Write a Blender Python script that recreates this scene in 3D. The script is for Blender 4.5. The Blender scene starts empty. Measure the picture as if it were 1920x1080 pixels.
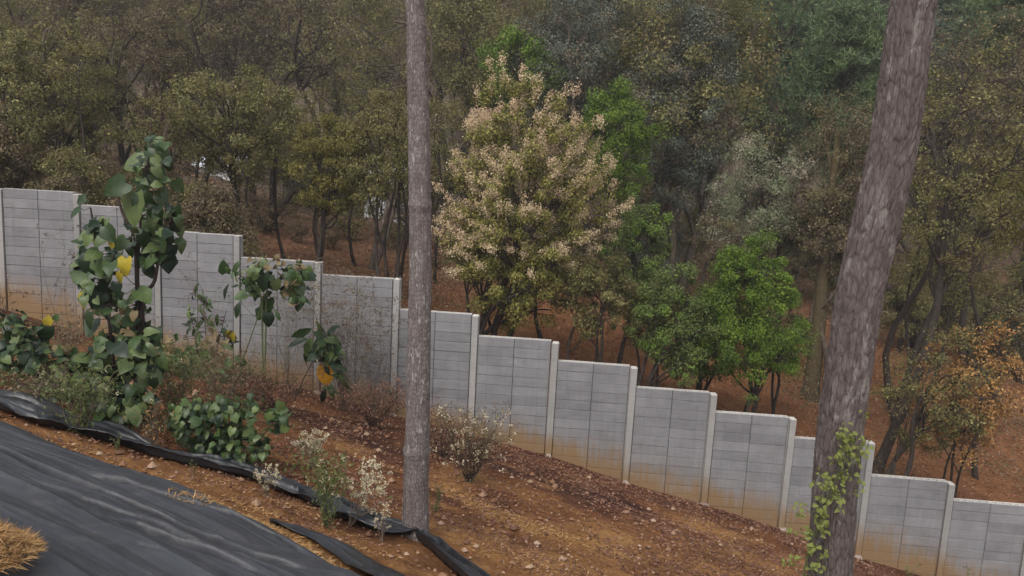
import bpy, math, random
import numpy as np
from mathutils import Matrix, Vector

sc = bpy.context.scene
COL = sc.collection
# ------------------------------------------------------------------ camera, sky, sun, exposure
F_PX, PITCH, ROLL = 1500.0, math.radians(9.0), math.radians(3.0)
CAM = np.array([0.0, 0.0, 10.0])
cp, sp = math.cos(PITCH), math.sin(PITCH)
R0, U0, FW = np.array([1.0, 0, 0]), np.array([0, sp, cp]), np.array([0, cp, -sp])
cr_, sr_ = math.cos(ROLL), math.sin(ROLL)
RT, UP = cr_ * R0 + sr_ * U0, -sr_ * R0 + cr_ * U0
cam_d = bpy.data.cameras.new('camera'); cam = bpy.data.objects.new('camera', cam_d); COL.objects.link(cam)
cam_d.sensor_width = 36; cam_d.lens = F_PX / 1920 * 36; cam_d.clip_end = 3000; cam_d.clip_start = 0.05
cam.matrix_world = Matrix(((RT[0], UP[0], -FW[0], CAM[0]), (RT[1], UP[1], -FW[1], CAM[1]), (RT[2], UP[2], -FW[2], CAM[2]), (0, 0, 0, 1)))
sc.camera = cam

SUN_EL, SUN_AZ = math.radians(50), math.radians(205)      # azimuth clockwise from +Y
w = bpy.data.worlds.new("World"); sc.world = w; w.use_nodes = True
nt = w.node_tree; bg = nt.nodes['Background']
sky = nt.nodes.new('ShaderNodeTexSky'); sky.sky_type = 'NISHITA'; sky.sun_disc = False
sky.sun_elevation = SUN_EL; sky.sun_rotation = SUN_AZ; sky.air_density = 1.6; sky.dust_density = 5.0; sky.ozone_density = 1.0; sky.altitude = 1500
hs = nt.nodes.new('ShaderNodeHueSaturation'); hs.inputs['Saturation'].default_value = 0.28
nt.links.new(sky.outputs[0], hs.inputs['Color']); nt.links.new(hs.outputs[0], bg.inputs['Color'])
bg.inputs['Strength'].default_value = 0.14
sd = bpy.data.lights.new('sun', 'SUN'); sun = bpy.data.objects.new('sun', sd); COL.objects.link(sun)
sd.energy = 1.5; sd.angle = math.radians(28); sd.color = (1.0, 0.96, 0.90)
sv = Vector((math.sin(SUN_AZ) * math.cos(SUN_EL), math.cos(SUN_AZ) * math.cos(SUN_EL), math.sin(SUN_EL)))
sun.rotation_euler = sv.to_track_quat('Z', 'Y').to_euler()
vs = sc.view_settings; vs.view_transform = 'Standard'; vs.look = 'None'; vs.gamma = 1.0; vs.use_curve_mapping = False
vs.exposure = 0.85
sc.render.engine = 'CYCLES'
sc.cycles.max_bounces = 5; sc.cycles.diffuse_bounces = 3; sc.cycles.transmission_bounces = 3

# ------------------------------------------------------------------ maths helpers
def ray(px, py):
    d = FW + (px - 960.0) / F_PX * RT - (py - 540.0) / F_PX * UP
    return d
def at(px, py, Y):
    d = ray(px, py); return CAM + d * (Y / d[1])
YAW = math.radians(3.9)
WY0, WK = 20.0, math.tan(YAW)
def at_wall(px, py, off=0.0):
    d = ray(px, py); t = (WY0 + off) / (d[1] + WK * d[0]); return CAM + d * t
def wall_y(x): return WY0 - WK * x

def hash2(ix, iy, seed):
    h = (ix.astype(np.int64) * 374761393 + iy.astype(np.int64) * 668265263 + seed * 1442695041) & 0xffffffff
    h = ((h ^ (h >> 13)) * 1274126177) & 0xffffffff
    return ((h ^ (h >> 16)) & 0xffff) / 65535.0
def vnoise(x, y, seed=0):
    x = np.asarray(x, float); y = np.asarray(y, float)
    ix, iy = np.floor(x), np.floor(y); fx, fy = x - ix, y - iy
    fx = fx * fx * (3 - 2 * fx); fy = fy * fy * (3 - 2 * fy)
    a, b, c, d = hash2(ix, iy, seed), hash2(ix + 1, iy, seed), hash2(ix, iy + 1, seed), hash2(ix + 1, iy + 1, seed)
    return (a * (1 - fx) + b * fx) * (1 - fy) + (c * (1 - fx) + d * fx) * fy
def fbm(x, y, seed=0, o=4):
    s, a, t = 0.0, 0.5, 0.0
    for i in range(o):
        s = s + a * vnoise(np.asarray(x) * 2 ** i, np.asarray(y) * 2 ** i, seed + i * 17); t += a; a *= 0.5
    return s / t
def sstep(a, b, x):
    t = np.clip((np.asarray(x, float) - a) / (b - a), 0, 1); return t * t * (3 - 2 * t)
def norm(v): return v / (np.linalg.norm(v, axis=-1, keepdims=True) + 1e-9)

# ------------------------------------------------------------------ mesh helpers
class MB:
    def __init__(s): s.v = []; s.f = []; s.m = []; s.sm = []; s.n = 0
    def add(s, v, f, mi=0, smooth=False):
        v = np.asarray(v, float).reshape(-1, 3); f = np.asarray(f, np.int64)
        s.v.append(v); s.f.append(f + s.n); s.m.append(np.full(len(f), mi)); s.sm.append(np.full(len(f), smooth)); s.n += len(v)
    def mesh(s, name, mats):
        me = bpy.data.meshes.new(name)
        v = np.concatenate(s.v); me.vertices.add(len(v)); me.vertices.foreach_set('co', v.astype(np.float32).ravel())
        tot = np.concatenate([np.full(len(f), f.shape[1]) for f in s.f]); idx = np.concatenate([f.ravel() for f in s.f])
        me.loops.add(len(idx)); me.loops.foreach_set('vertex_index', idx.astype(np.int32))
        me.polygons.add(len(tot)); me.polygons.foreach_set('loop_start', np.concatenate([[0], np.cumsum(tot)[:-1]]).astype(np.int32))
        me.polygons.foreach_set('loop_total', tot.astype(np.int32))
        me.polygons.foreach_set('material_index', np.concatenate(s.m).astype(np.int32))
        me.polygons.foreach_set('use_smooth', np.concatenate(s.sm).astype(bool))
        for m in (mats if isinstance(mats, (list, tuple)) else [mats]): me.materials.append(m)
        me.update(calc_edges=True); return me
    def obj(s, name, mats, parent=None, loc=None):
        o = bpy.data.objects.new(name, s.mesh(name, mats)); COL.objects.link(o)
        if parent is not None: o.parent = parent
        if loc is not None: o.location = loc
        return o
def tag(o, label=None, cat=None, group=None, kind=None):
    if label: o['label'] = label
    if cat: o['category'] = cat
    if group: o['group'] = group
    if kind: o['kind'] = kind
    return o
def empty(name, loc=(0, 0, 0), label=None, cat=None, group=None):
    o = bpy.data.objects.new(name, None); COL.objects.link(o); o.location = loc; o.empty_display_size = 0.2
    return tag(o, label, cat, group)
def inst(name, me, parent, M=None):
    o = bpy.data.objects.new(name, me); COL.objects.link(o); o.parent = parent
    if M is not None: o.matrix_basis = M
    return o
def tube(mb, pts, rad, ns=6, mi=0, cap=True):
    pts = np.asarray(pts, float); n = len(pts); rad = np.broadcast_to(np.asarray(rad, float), (n,))
    t = norm(np.gradient(pts, axis=0)); ref = np.array([0.31, 0.95, 0.1]) if abs(t[0][2]) > .5 else np.array([0.1, 0.2, 0.97])
    a = norm(np.cross(t, ref)); b = np.cross(t, a); th = np.arange(ns) / ns * 2 * math.pi
    v = pts[:, None] + rad[:, None, None] * (np.cos(th)[None, :, None] * a[:, None] + np.sin(th)[None, :, None] * b[:, None])
    i = np.arange(n - 1)[:, None] * ns; j = np.arange(ns)[None]; k = (j + 1) % ns
    f = np.stack([i + j, i + k, i + ns + k, i + ns + j], -1).reshape(-1, 4)
    mb.add(v.reshape(-1, 3), f, mi, True)
def curve(p0, p1, n, wob, rng, sag=0.0):
    p0, p1 = np.asarray(p0, float), np.asarray(p1, float); t = np.linspace(0, 1, n)[:, None]
    L = np.linalg.norm(p1 - p0); off = np.zeros((n, 3)); k = rng.uniform(-1, 1, (3, 3)) * wob * L
    for i in range(3): off += k[i] * np.sin(math.pi * (i + 1) * t) / (i + 1)
    off[:, 2] += sag * L * np.sin(math.pi * t[:, 0]); return p0 + (p1 - p0) * t + off
def leaves(mb, c, d, nr, l, wd, mi=0, cup=0.0):
    """rhombic leaf faces: centre c, axis d, normal nr, length l, width wd (arrays)"""
    d = norm(d); s = norm(np.cross(d, nr)); n2 = np.cross(s, d); l = np.asarray(l)[:, None]; wd = np.asarray(wd)[:, None]
    N = len(c); v = np.stack([c - d * l * .5, c + s * wd * .5 + d * l * .05 + n2 * cup * wd, c + d * l * .5, c - s * wd * .5 + d * l * .05 + n2 * cup * wd], 1)
    f = np.arange(N * 4).reshape(N, 4); mb.add(v.reshape(-1, 3), f, mi)
def box(mb, lo, hi, mi=0):
    x0, y0, z0 = lo; x1, y1, z1 = hi
    v = [(x0, y0, z0), (x1, y0, z0), (x1, y1, z0), (x0, y1, z0), (x0, y0, z1), (x1, y0, z1), (x1, y1, z1), (x0, y1, z1)]
    mb.add(v, [(0, 3, 2, 1), (4, 5, 6, 7), (0, 1, 5, 4), (1, 2, 6, 5), (2, 3, 7, 6), (3, 0, 4, 7)], mi)

# ------------------------------------------------------------------ material helpers
def newmat(name):
    m = bpy.data.materials.new(name); m.use_nodes = True; n = m.node_tree; n.nodes.clear()
    out = n.nodes.new('ShaderNodeOutputMaterial'); p = n.nodes.new('ShaderNodeBsdfPrincipled')
    n.links.new(p.outputs[0], out.inputs[0]); p.inputs['Roughness'].default_value = .8
    p.inputs['Specular IOR Level'].default_value = .3
    return m, n, p, out
def N(n, t, **k):
    x = n.nodes.new(t)
    for a, b in k.items(): setattr(x, a, b)
    return x
def ramp(n, fac, stops, interp='LINEAR'):
    r = N(n, 'ShaderNodeValToRGB'); e = r.color_ramp; e.interpolation = interp
    while len(e.elements) < len(stops): e.elements.new(0.5)
    for i, (p, c) in enumerate(stops): e.elements[i].position = p; e.elements[i].color = (*c, 1)
    n.links.new(fac, r.inputs[0]); return r.outputs[0]
def noise(n, scale, detail=4, vec=None, rough=.55, dist=0.0):
    x = N(n, 'ShaderNodeTexNoise'); x.inputs['Scale'].default_value = scale; x.inputs['Detail'].default_value = detail
    x.inputs['Roughness'].default_value = rough; x.inputs['Distortion'].default_value = dist
    if vec is not None: n.links.new(vec, x.inputs['Vector'])
    return x.outputs['Fac']
def math_(n, op, a, b=None, c=None, clamp=False):
    x = N(n, 'ShaderNodeMath', operation=op, use_clamp=clamp)
    for i, q in enumerate((a, b, c)):
        if q is None: continue
        if isinstance(q, (int, float)): x.inputs[i].default_value = q
        else: n.links.new(q, x.inputs[i])
    return x.outputs[0]
def mix(n, fac, a, b, mode='MIX'):
    x = N(n, 'ShaderNodeMix', data_type='RGBA', blend_type=mode)
    for s, q in ((x.inputs['Factor'], fac), (x.inputs['A'], a), (x.inputs['B'], b)):
        if isinstance(q, (int, float)): s.default_value = q
        elif isinstance(q, tuple): s.default_value = (*q, 1)
        else: n.links.new(q, s)
    return x.outputs['Result']
def mapr(n, v, a, b, c=0.0, d=1.0):
    x = N(n, 'ShaderNodeMapRange'); n.links.new(v, x.inputs[0])
    for i, q in enumerate((a, b, c, d)): x.inputs[i + 1].default_value = q
    return x.outputs[0]
def bump(n, p, h, strength, dist):
    b = N(n, 'ShaderNodeBump'); b.inputs['Strength'].default_value = strength; b.inputs['Distance'].default_value = dist
    n.links.new(h, b.inputs['Height']); n.links.new(b.outputs[0], p.inputs['Normal'])
def leafmat(name, stops, trans=.4, nscale=.7, rough=.6, patch=None, obj_var=0.0, pamt=(.52, .62)):
    """leaf colours vary from leaf to leaf and, in patches, from branch to branch"""
    gain = GAIN.get(name, 1.0); stops = [(p_, tuple(v * gain for v in c_)) for p_, c_ in stops]; patch = patch and tuple(v * gain for v in patch)
    m, n, p, out = newmat(name)
    g = N(n, 'ShaderNodeNewGeometry'); tc = N(n, 'ShaderNodeTexCoord')
    nz = noise(n, nscale, 3, tc.outputs['Object'])
    f = math_(n, 'ADD', math_(n, 'MULTIPLY', math_(n, 'POWER', g.outputs['Random Per Island'], 1.35), .66), math_(n, 'MULTIPLY', mapr(n, nz, .3, .7), .34))
    if obj_var:
        oi = N(n, 'ShaderNodeObjectInfo'); f = math_(n, 'ADD', f, math_(n, 'MULTIPLY', math_(n, 'SUBTRACT', oi.outputs['Random'], .5), obj_var), clamp=True)
    c = ramp(n, f, stops)
    if patch:
        nz2 = noise(n, nscale * .8, 2, tc.outputs['Object']); nz2.node.inputs['Lacunarity'].default_value = 2.3
        c = mix(n, mapr(n, nz2, pamt[0], pamt[1]), c, patch)
    n.links.new(c, p.inputs['Base Color']); p.inputs['Roughness'].default_value = rough
    if trans:
        t = N(n, 'ShaderNodeBsdfTranslucent'); mx = N(n, 'ShaderNodeMixShader'); mx.inputs[0].default_value = trans
        n.links.new(c, t.inputs[0]); n.links.new(p.outputs[0], mx.inputs[1]); n.links.new(t.outputs[0], mx.inputs[2]); n.links.new(mx.outputs[0], out.inputs[0])
    return m
def barkmat(name, a, b, c=None, scale=6, stretch=.25):
    m, n, p, out = newmat(name); tc = N(n, 'ShaderNodeTexCoord'); mp = N(n, 'ShaderNodeMapping'); mp.inputs['Scale'].default_value = (1, 1, stretch)
    n.links.new(tc.outputs['Object'], mp.inputs[0]); nz = noise(n, scale * 3, 5, mp.outputs[0])
    col = ramp(n, nz, [(.3, a), (.7, b)])
    if c:
        nz2 = noise(n, scale * .9, 4, mp.outputs[0], .65); col = mix(n, mapr(n, nz2, .56, .66), col, c)
    n.links.new(col, p.inputs['Base Color']); p.inputs['Roughness'].default_value = .95; p.inputs['Specular IOR Level'].default_value = .15
    bump(n, p, nz, .8, .02); return m

M = {}
GAIN = dict(oak_olive=1.9, oak_brown=1.85, oak_grey=1.85, oak_gold=1.35, bright=1.12, bright_dark=1.35, pale_green=1.7, flower_leaf=1.45, blossom=1.45, pine=1.6, orange_leaf=1.5, dry_shrub=1.3, big_leaf=.72, leaf_fresh=.8, litter=1.15, litter_back=1.15)
M['bark_dark'] = barkmat('bark_dark', (.022, .016, .013), (.06, .046, .038))
M['bark_mid'] = barkmat('bark_mid', (.05, .038, .03), (.12, .09, .07), (.15, .14, .11))
M['bark_moss'] = barkmat('bark_moss', (.05, .038, .022), (.10, .075, .04), (.075, .075, .03))
M['stem_green'] = barkmat('stem_green', (.06, .075, .03), (.10, .11, .05))
M['stem_dark'] = barkmat('stem_dark', (.03, .022, .02), (.06, .045, .035))
M['twig'] = barkmat('twig', (.10, .07, .055), (.20, .15, .11))
M['oak_olive'] = leafmat('oak_olive', [(0, (.026, .024, .008)), (.4, (.066, .061, .020)), (.72, (.125, .114, .038)), (1, (.26, .225, .10))], patch=(.098, .078, .030), nscale=.9)
M['oak_brown'] = leafmat('oak_brown', [(0, (.030, .022, .014)), (.45, (.068, .050, .030)), (.8, (.125, .098, .055)), (1, (.25, .20, .12))], patch=(.085, .074, .028), nscale=.8)
M['oak_grey'] = leafmat('oak_grey', [(0, (.018, .022, .016)), (.5, (.042, .05, .036)), (.85, (.075, .082, .06)), (1, (.22, .21, .165))], patch=(.085, .065, .040), trans=.15)
M['oak_gold'] = leafmat('oak_gold', [(0, (.05, .042, .010)), (.5, (.12, .105, .022)), (1, (.21, .18, .05))])
M['bright'] = leafmat('bright', [(0, (.03, .055, .007)), (.35, (.075, .125, .010)), (.75, (.135, .205, .018)), (1, (.23, .30, .04))], trans=.3, nscale=1.3, patch=(.06, .10, .012))
M['bright_dark'] = leafmat('bright_dark', [(0, (.025, .038, .010)), (.5, (.07, .095, .022)), (1, (.14, .17, .045))], trans=.25, patch=(.11, .17, .022), nscale=1.2)
M['pale_green'] = leafmat('pale_green', [(0, (.05, .06, .03)), (.5, (.10, .115, .06)), (1, (.20, .19, .12))], patch=(.22, .19, .14))
M['flower_leaf'] = leafmat('flower_leaf', [(0, (.055, .052, .012)), (.5, (.135, .125, .028)), (1, (.23, .205, .055))], trans=.25)
M['blossom'] = leafmat('blossom', [(0, (.21, .15, .085)), (.5, (.36, .27, .165)), (1, (.50, .42, .29))], trans=.25, patch=(.38, .27, .18), nscale=.5)
M['pine'] = leafmat('pine', [(0, (.020, .032, .014)), (.5, (.048, .070, .030)), (1, (.10, .125, .055))], trans=.15, patch=(.058, .085, .028))
M['orange_leaf'] = leafmat('orange_leaf', [(0, (.08, .04, .012)), (.5, (.20, .10, .028)), (1, (.34, .20, .07))], trans=.2)
M['dry_shrub'] = leafmat('dry_shrub', [(0, (.04, .028, .014)), (.5, (.10, .07, .035)), (1, (.20, .15, .08))], trans=.15)
M['big_leaf'] = leafmat('big_leaf', [(0, (.016, .032, .014)), (.6, (.050, .085, .030)), (1, (.125, .165, .060))], trans=.15, nscale=6, rough=.42, obj_var=1.3)
M['leaf_fresh'] = leafmat('leaf_fresh', [(0, (.028, .055, .016)), (.6, (.075, .125, .035)), (1, (.15, .20, .065))], trans=.25, nscale=6, rough=.45, obj_var=1.3)
M['leaf_yellow'] = leafmat('leaf_yellow', [(0, (.28, .22, .02)), (1, (.48, .36, .03))], trans=.3, nscale=6)
M['leaf_orange'] = leafmat('leaf_orange', [(0, (.60, .27, .008)), (1, (.78, .40, .015))], trans=.35, nscale=6)
M['leaf_dry'] = leafmat('leaf_dry', [(0, (.12, .085, .04)), (1, (.24, .18, .09))], trans=.2, nscale=6, obj_var=.8)
M['vine'] = leafmat('vine', [(0, (.07, .10, .02)), (.5, (.17, .19, .045)), (1, (.34, .33, .11))], trans=.3, nscale=3)
M['weed'] = leafmat('weed', [(0, (.05, .07, .02)), (.6, (.12, .14, .04)), (1, (.20, .20, .08))], trans=.25, nscale=3)
M['white_flower'] = leafmat('white_flower', [(0, (.30, .24, .14)), (.5, (.50, .42, .28)), (1, (.68, .62, .48))], trans=.2, nscale=3)
M['seed_head'] = leafmat('seed_head', [(0, (.04, .025, .025)), (1, (.11, .075, .07))], trans=.1)
M['straw'] = leafmat('straw', [(0, (.22, .11, .035)), (.5, (.36, .20, .075)), (1, (.52, .35, .17))], trans=.15, nscale=3)
M['litter'] = leafmat('litter', [(0, (.045, .018, .012)), (.45, (.12, .05, .03)), (.8, (.21, .11, .065)), (1, (.42, .28, .19))], trans=.1, nscale=.9)
M['litter_back'] = leafmat('litter_back', [(0, (.09, .035, .018)), (.5, (.22, .095, .045)), (1, (.36, .19, .10))], trans=.1, nscale=.4)

# ------------------------------------------------------------------ terrain shape
base_px = [(-250, 470), (-100, 535), (0, 578), (145, 622), (295, 655), (440, 692), (595, 738), (745, 782), (890, 818), (1030, 856), (1172, 905), (1320, 947), (1465, 993), (1605, 1045), (1755, 1088), (1905, 1136), (2060, 1185), (2300, 1262)]
bp = np.array([at_wall(x, y) for x, y in base_px]); BX, BZ = bp[:, 0], bp[:, 2]
SL = np.polyfit(BX, BZ, 3)
def zb(x):
    x = np.asarray(x, float)
    r = np.interp(x, BX, BZ); s0 = (BZ[1] - BZ[0]) / (BX[1] - BX[0]); s1 = (BZ[-1] - BZ[-2]) / (BX[-1] - BX[-2])
    r = np.where(x < BX[0], BZ[0] + s0 * 12 * (1 - np.exp(-(BX[0] - x) / 12)) * -1, r)
    return np.where(x > BX[-1], BZ[-1] + s1 * 12 * (1 - np.exp(-(x - BX[-1]) / 12)), r)
A_SL = 0.21
def g_plane(x, y): return zb(x) + A_SL * (wall_y(x) - y)
def hit(px, py, fn, t0=3.0, t1=140.0):
    d = ray(px, py); d = d / d[1]; t = t0; step = .1
    f = lambda t: float(CAM[2] + d[2] * t - fn(np.array([d[0] * t]), np.array([t]))[0])
    prev = f(t)
    while t < t1:
        t2 = t + step; cur = f(t2)
        if cur <= 0 < prev:
            a, b = t, t2
            for _ in range(20):
                m_ = .5 * (a + b)
                if f(m_) > 0: a = m_
                else: b = m_
            return CAM + d * b
        prev = cur; t = t2; step = .1 if t < 25 else .4
    return CAM + d * t1
rib_lo = [(-160, 715), (0, 778), (90, 812), (200, 842), (300, 862), (400, 885), (475, 905), (560, 938), (640, 985), (715, 1010), (780, 1016), (830, 1060), (870, 1095), (980, 1180), (1100, 1270)]
rib_up = [(-160, 680), (0, 745), (100, 770), (200, 812), (300, 848), (375, 865), (450, 882), (550, 906), (640, 950), (700, 985), (765, 1004), (820, 1030), (890, 1078), (1000, 1150), (1130, 1240)]
e_lo = np.array([hit(x, y, g_plane) for x, y in rib_lo])
o_ = np.argsort(e_lo[:, 0]); EX, EY = e_lo[o_, 0], e_lo[o_, 1]
def y_edge(x): return np.interp(x, EX, EY)
BANK = 0.13
def soft(t, k): return k * np.log1p(np.exp(np.clip(t / k, -30, 30)))
def g_front(x, y):
    return g_plane(x, y) + BANK * soft(y_edge(x) - y, .25)
edge_px = [(-200, 715), (-60, 770), (0, 795), (100, 835), (200, 873), (300, 906), (390, 938), (430, 968), (520, 1010), (600, 1052), (660, 1092), (760, 1150), (900, 1230)]
ee = np.array([hit(x, y, g_front) for x, y in edge_px]); eo_ = np.argsort(ee[:, 0])
def g_base(x, y):
    x = np.asarray(x, float); y = np.asarray(y, float); dy = y - wall_y(x)
    back = zb(x) + .085 * soft(dy - 5, 2.0) + .50 * soft(y - 74, 4.0) + 1.2 * (fbm(x * .06, y * .06, 5, 3) - .5) * sstep(2, 20, dy)
    cross = -(zb(x) - zb(0)) * .45 * sstep(25, 70, y) * sstep(0, 20, dy)
    return np.where(dy < 0, g_front(x, y), back + cross)
def g(x, y):
    x = np.asarray(x, float); y = np.asarray(y, float)
    z = g_base(x, y); near = sstep(45, 26, y)
    amp = sstep(0, .9, np.abs(y - wall_y(x))) * .9 + .1
    z = z + amp * near * (.16 * (fbm(x * .9, y * .9, 11, 3) - .5) + .07 * (fbm(x * 3.7, y * 3.7, 12, 3) - .5) + .065 * (fbm(x * 8, y * 8, 13, 3) - .5))
    z = z - .22 * sstep(.12, .5, np.interp(x, ee[eo_, 0], ee[eo_, 1]) - y)
    z = z + sstep(24, 40, y) * .5 * (fbm(x * .35, y * .35, 15, 3) - .5)
    return z
def gh(px, py): return hit(px, py, g)

# ------------------------------------------------------------------ ground sheet
def axis(parts):
    r = []
    for a, b, s in parts: r += list(np.arange(a, b, s))
    r.append(parts[-1][1]); return np.array(r)
gx = axis([(-400, -100, 25), (-100, -30, 2.5), (-30, -12, .5), (-12, 12, .065), (12, 20, .2), (20, 40, .6), (40, 110, 2.5), (110, 400, 25)])
gy = axis([(-120, -4, 6), (-4, 5, .5), (5, 22, .075), (22, 34, .2), (34, 60, .55), (60, 130, 1.6), (130, 420, 15)])
X, Y = np.meshgrid(gx, gy); Z = g(X, Y); Z = np.where(Y < 1.5, g(X, np.full_like(Y, 1.5)) + .10 * np.minimum(1.5 - Y, 12), Z)
Z = np.minimum(Z, 46 + 0 * Z)
mb = MB(); nx, ny = len(gx), len(gy); i = (np.arange(ny - 1)[:, None] * nx + np.arange(nx - 1)[None])
mb.add(np.stack([X, Y, Z], -1).reshape(-1, 3), np.stack([i, i + 1, i + nx + 1, i + nx], -1).reshape(-1, 4), 0, True)

def gmat():
    m, n, p, out = newmat('soil'); geo = N(n, 'ShaderNodeNewGeometry'); P = geo.outputs['Position']
    at_ = N(n, 'ShaderNodeAttribute', attribute_name='zone'); sx = N(n, 'ShaderNodeSeparateColor'); n.links.new(at_.outputs['Color'], sx.inputs[0])
    n1 = noise(n, 1.3, 6, P, .65); n2 = noise(n, 9, 6, P, .7); n3 = noise(n, 38, 5, P, .7)
    f = math_(n, 'ADD', math_(n, 'MULTIPLY', n1, .45), math_(n, 'MULTIPLY', n2, .55))
    red = ramp(n, f, [(.30, (.080, .031, .015)), (.5, (.20, .080, .033)), (.68, (.34, .155, .066))])
    tan = ramp(n, f, [(.30, (.18, .080, .030)), (.5, (.35, .17, .062)), (.7, (.52, .31, .13))])
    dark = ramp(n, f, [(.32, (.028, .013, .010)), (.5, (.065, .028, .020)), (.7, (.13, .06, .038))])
    back = ramp(n, f, [(.3, (.10, .042, .018)), (.5, (.23, .098, .042)), (.7, (.34, .17, .080))])
    hill = ramp(n, f, [(.3, (.08, .060, .045)), (.6, (.19, .145, .11)), (.8, (.27, .21, .165))])
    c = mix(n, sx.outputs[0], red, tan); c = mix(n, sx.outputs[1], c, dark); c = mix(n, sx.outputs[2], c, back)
    dist = N(n, 'ShaderNodeSeparateXYZ'); n.links.new(P, dist.inputs[0]); c = mix(n, mapr(n, math_(n, 'SUBTRACT', dist.outputs['Y'], math_(n, 'MULTIPLY', dist.outputs['X'], .5)), 34, 58), c, hill)
    c = mix(n, mapr(n, n3, .60, .70, 0, .55), c, (.33, .20, .125))
    n.links.new(c, p.inputs['Base Color']); p.inputs['Roughness'].default_value = .97; p.inputs['Specular IOR Level'].default_value = .1
    bump(n, p, math_(n, 'ADD', n2, math_(n, 'MULTIPLY', n3, .5)), 1.0, .12); return m
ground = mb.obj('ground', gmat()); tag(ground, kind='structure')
def segd(x, y, pts, wd):
    d = np.full(x.shape, 1e9)
    for (a, b) in zip(pts[:-1], pts[1:]):
        ab = b[:2] - a[:2]; t = np.clip(((x - a[0]) * ab[0] + (y - a[1]) * ab[1]) / (ab @ ab), 0, 1)
        d = np.minimum(d, np.hypot(x - a[0] - t * ab[0], y - a[1] - t * ab[1]))
    return sstep(wd, wd * .3, d + .5 * wd * (fbm(x * 2.2, y * 2.2, 77, 3) - .5))
path = [gh(*p) for p in ((835, 915), (900, 950), (980, 985), (1080, 1010), (1180, 1040))]
path2 = [gh(*p) for p in ((1290, 985), (1370, 1010), (1420, 1050))]
path3 = [gh(*p) for p in ((870, 1010), (960, 1050), (1100, 1078))]
pathw = [gh(*p) for p in ((880, 1010), (1050, 1050), (1250, 1060), (1450, 1078))]
path4 = [gh(*p) for p in ((590, 850), (650, 830), (690, 860))]
m0 = (Y > 4) & (Y < 22) & (np.abs(X) < 14)
tanm = np.zeros_like(X); tanm[m0] = np.clip(segd(X[m0], Y[m0], path, .42) + .8 * segd(X[m0], Y[m0], path2, .9) + .55 * segd(X[m0], Y[m0], pathw, 2.0) + .5 * segd(X[m0], Y[m0], path3, .5) + .35 * segd(X[m0], Y[m0], path4, .5) , 0, 1)
bankm = sstep(-.1, .4, y_edge(X) - Y) * (Y < 13); tanm = np.maximum(tanm, bankm * .5); tanm[m0] = np.clip(tanm[m0] + .55 * sstep(.52, .66, fbm(X[m0] * 1.1 + 3, Y[m0] * 1.6, 88, 4)) * sstep(1.2, 3.2, (wall_y(X) - Y)[m0]), 0, 1)
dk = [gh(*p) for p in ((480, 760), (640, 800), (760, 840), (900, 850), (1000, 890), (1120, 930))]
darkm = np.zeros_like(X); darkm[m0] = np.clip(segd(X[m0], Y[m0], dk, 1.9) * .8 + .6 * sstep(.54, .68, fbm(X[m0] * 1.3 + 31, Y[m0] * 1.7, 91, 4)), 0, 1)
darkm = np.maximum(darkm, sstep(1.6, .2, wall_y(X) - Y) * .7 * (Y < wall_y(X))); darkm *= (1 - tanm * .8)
backm = (Y > wall_y(X)).astype(float)
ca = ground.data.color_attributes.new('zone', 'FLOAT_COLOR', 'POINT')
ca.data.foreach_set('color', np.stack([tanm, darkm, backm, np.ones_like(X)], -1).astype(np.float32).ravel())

# ------------------------------------------------------------------ concrete wall
def concmat(name, lo, hi, objvar, stain=True):
    m, n, p, out = newmat(name); geo = N(n, 'ShaderNodeNewGeometry'); P = geo.outputs['Position']; oi = N(n, 'ShaderNodeObjectInfo')
    n1 = noise(n, 2.1, 5, P, .6); n2 = noise(n, 45, 4, P, .7); mp = N(n, 'ShaderNodeMapping'); mp.inputs['Scale'].default_value = (1.2, 1.2, 14); n.links.new(P, mp.inputs[0]); n3 = noise(n, 1.6, 3, mp.outputs[0])
    mp2 = N(n, 'ShaderNodeMapping'); mp2.inputs['Scale'].default_value = (9, 9, .7); n.links.new(P, mp2.inputs[0]); n4 = noise(n, 1.5, 4, mp2.outputs[0])
    f = math_(n, 'ADD', math_(n, 'MULTIPLY', n1, .4), math_(n, 'ADD', math_(n, 'MULTIPLY', n2, .2), math_(n, 'ADD', math_(n, 'MULTIPLY', n3, .25), math_(n, 'MULTIPLY', n4, .15))))
    f = math_(n, 'ADD', f, math_(n, 'MULTIPLY', math_(n, 'SUBTRACT', oi.outputs['Random'], .5), objvar), clamp=True)
    c = ramp(n, f, [(.30, lo), (.70, hi)])
    if stain:
        s = N(n, 'ShaderNodeSeparateXYZ'); n.links.new(P, s.inputs[0])
        h = math_(n, 'SUBTRACT', s.outputs['Z'], math_(n, 'MULTIPLY_ADD', math_(n, 'MULTIPLY_ADD', math_(n, 'MULTIPLY_ADD', s.outputs['X'], float(SL[0]), float(SL[1])), s.outputs['X'], float(SL[2])), s.outputs['X'], float(SL[3])))
        h = math_(n, 'ADD', h, math_(n, 'MULTIPLY', math_(n, 'SUBTRACT', noise(n, .9, 4, P), .5), 1.1))
        h = math_(n, 'ADD', h, math_(n, 'MULTIPLY', math_(n, 'SUBTRACT', n4, .5), .9))
        c = mix(n, mapr(n, h, 1.1, .35, 0, .40), c, (.22, .155, .10)); c = mix(n, mapr(n, h, .72, .22, 0, .85), c, (.21, .125, .055))
    n.links.new(c, p.inputs['Base Color']); p.inputs['Roughness'].default_value = .92; p.inputs['Specular IOR Level'].default_value = .2
    bump(n, p, n2, .35, .01); return m
MC = concmat('concrete', (.128, .123, .127), (.242, .235, .240), .14); MP = concmat('post_concrete', (.20, .19, .182), (.32, .305, .29), .2)
MT = concmat('rough_concrete', (.33, .305, .27), (.52, .485, .44), .2, False)
MF = concmat('muddy_concrete', (.20, .15, .125), (.34, .27, .23), .2, False)
TH, CH = .185, .25
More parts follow.
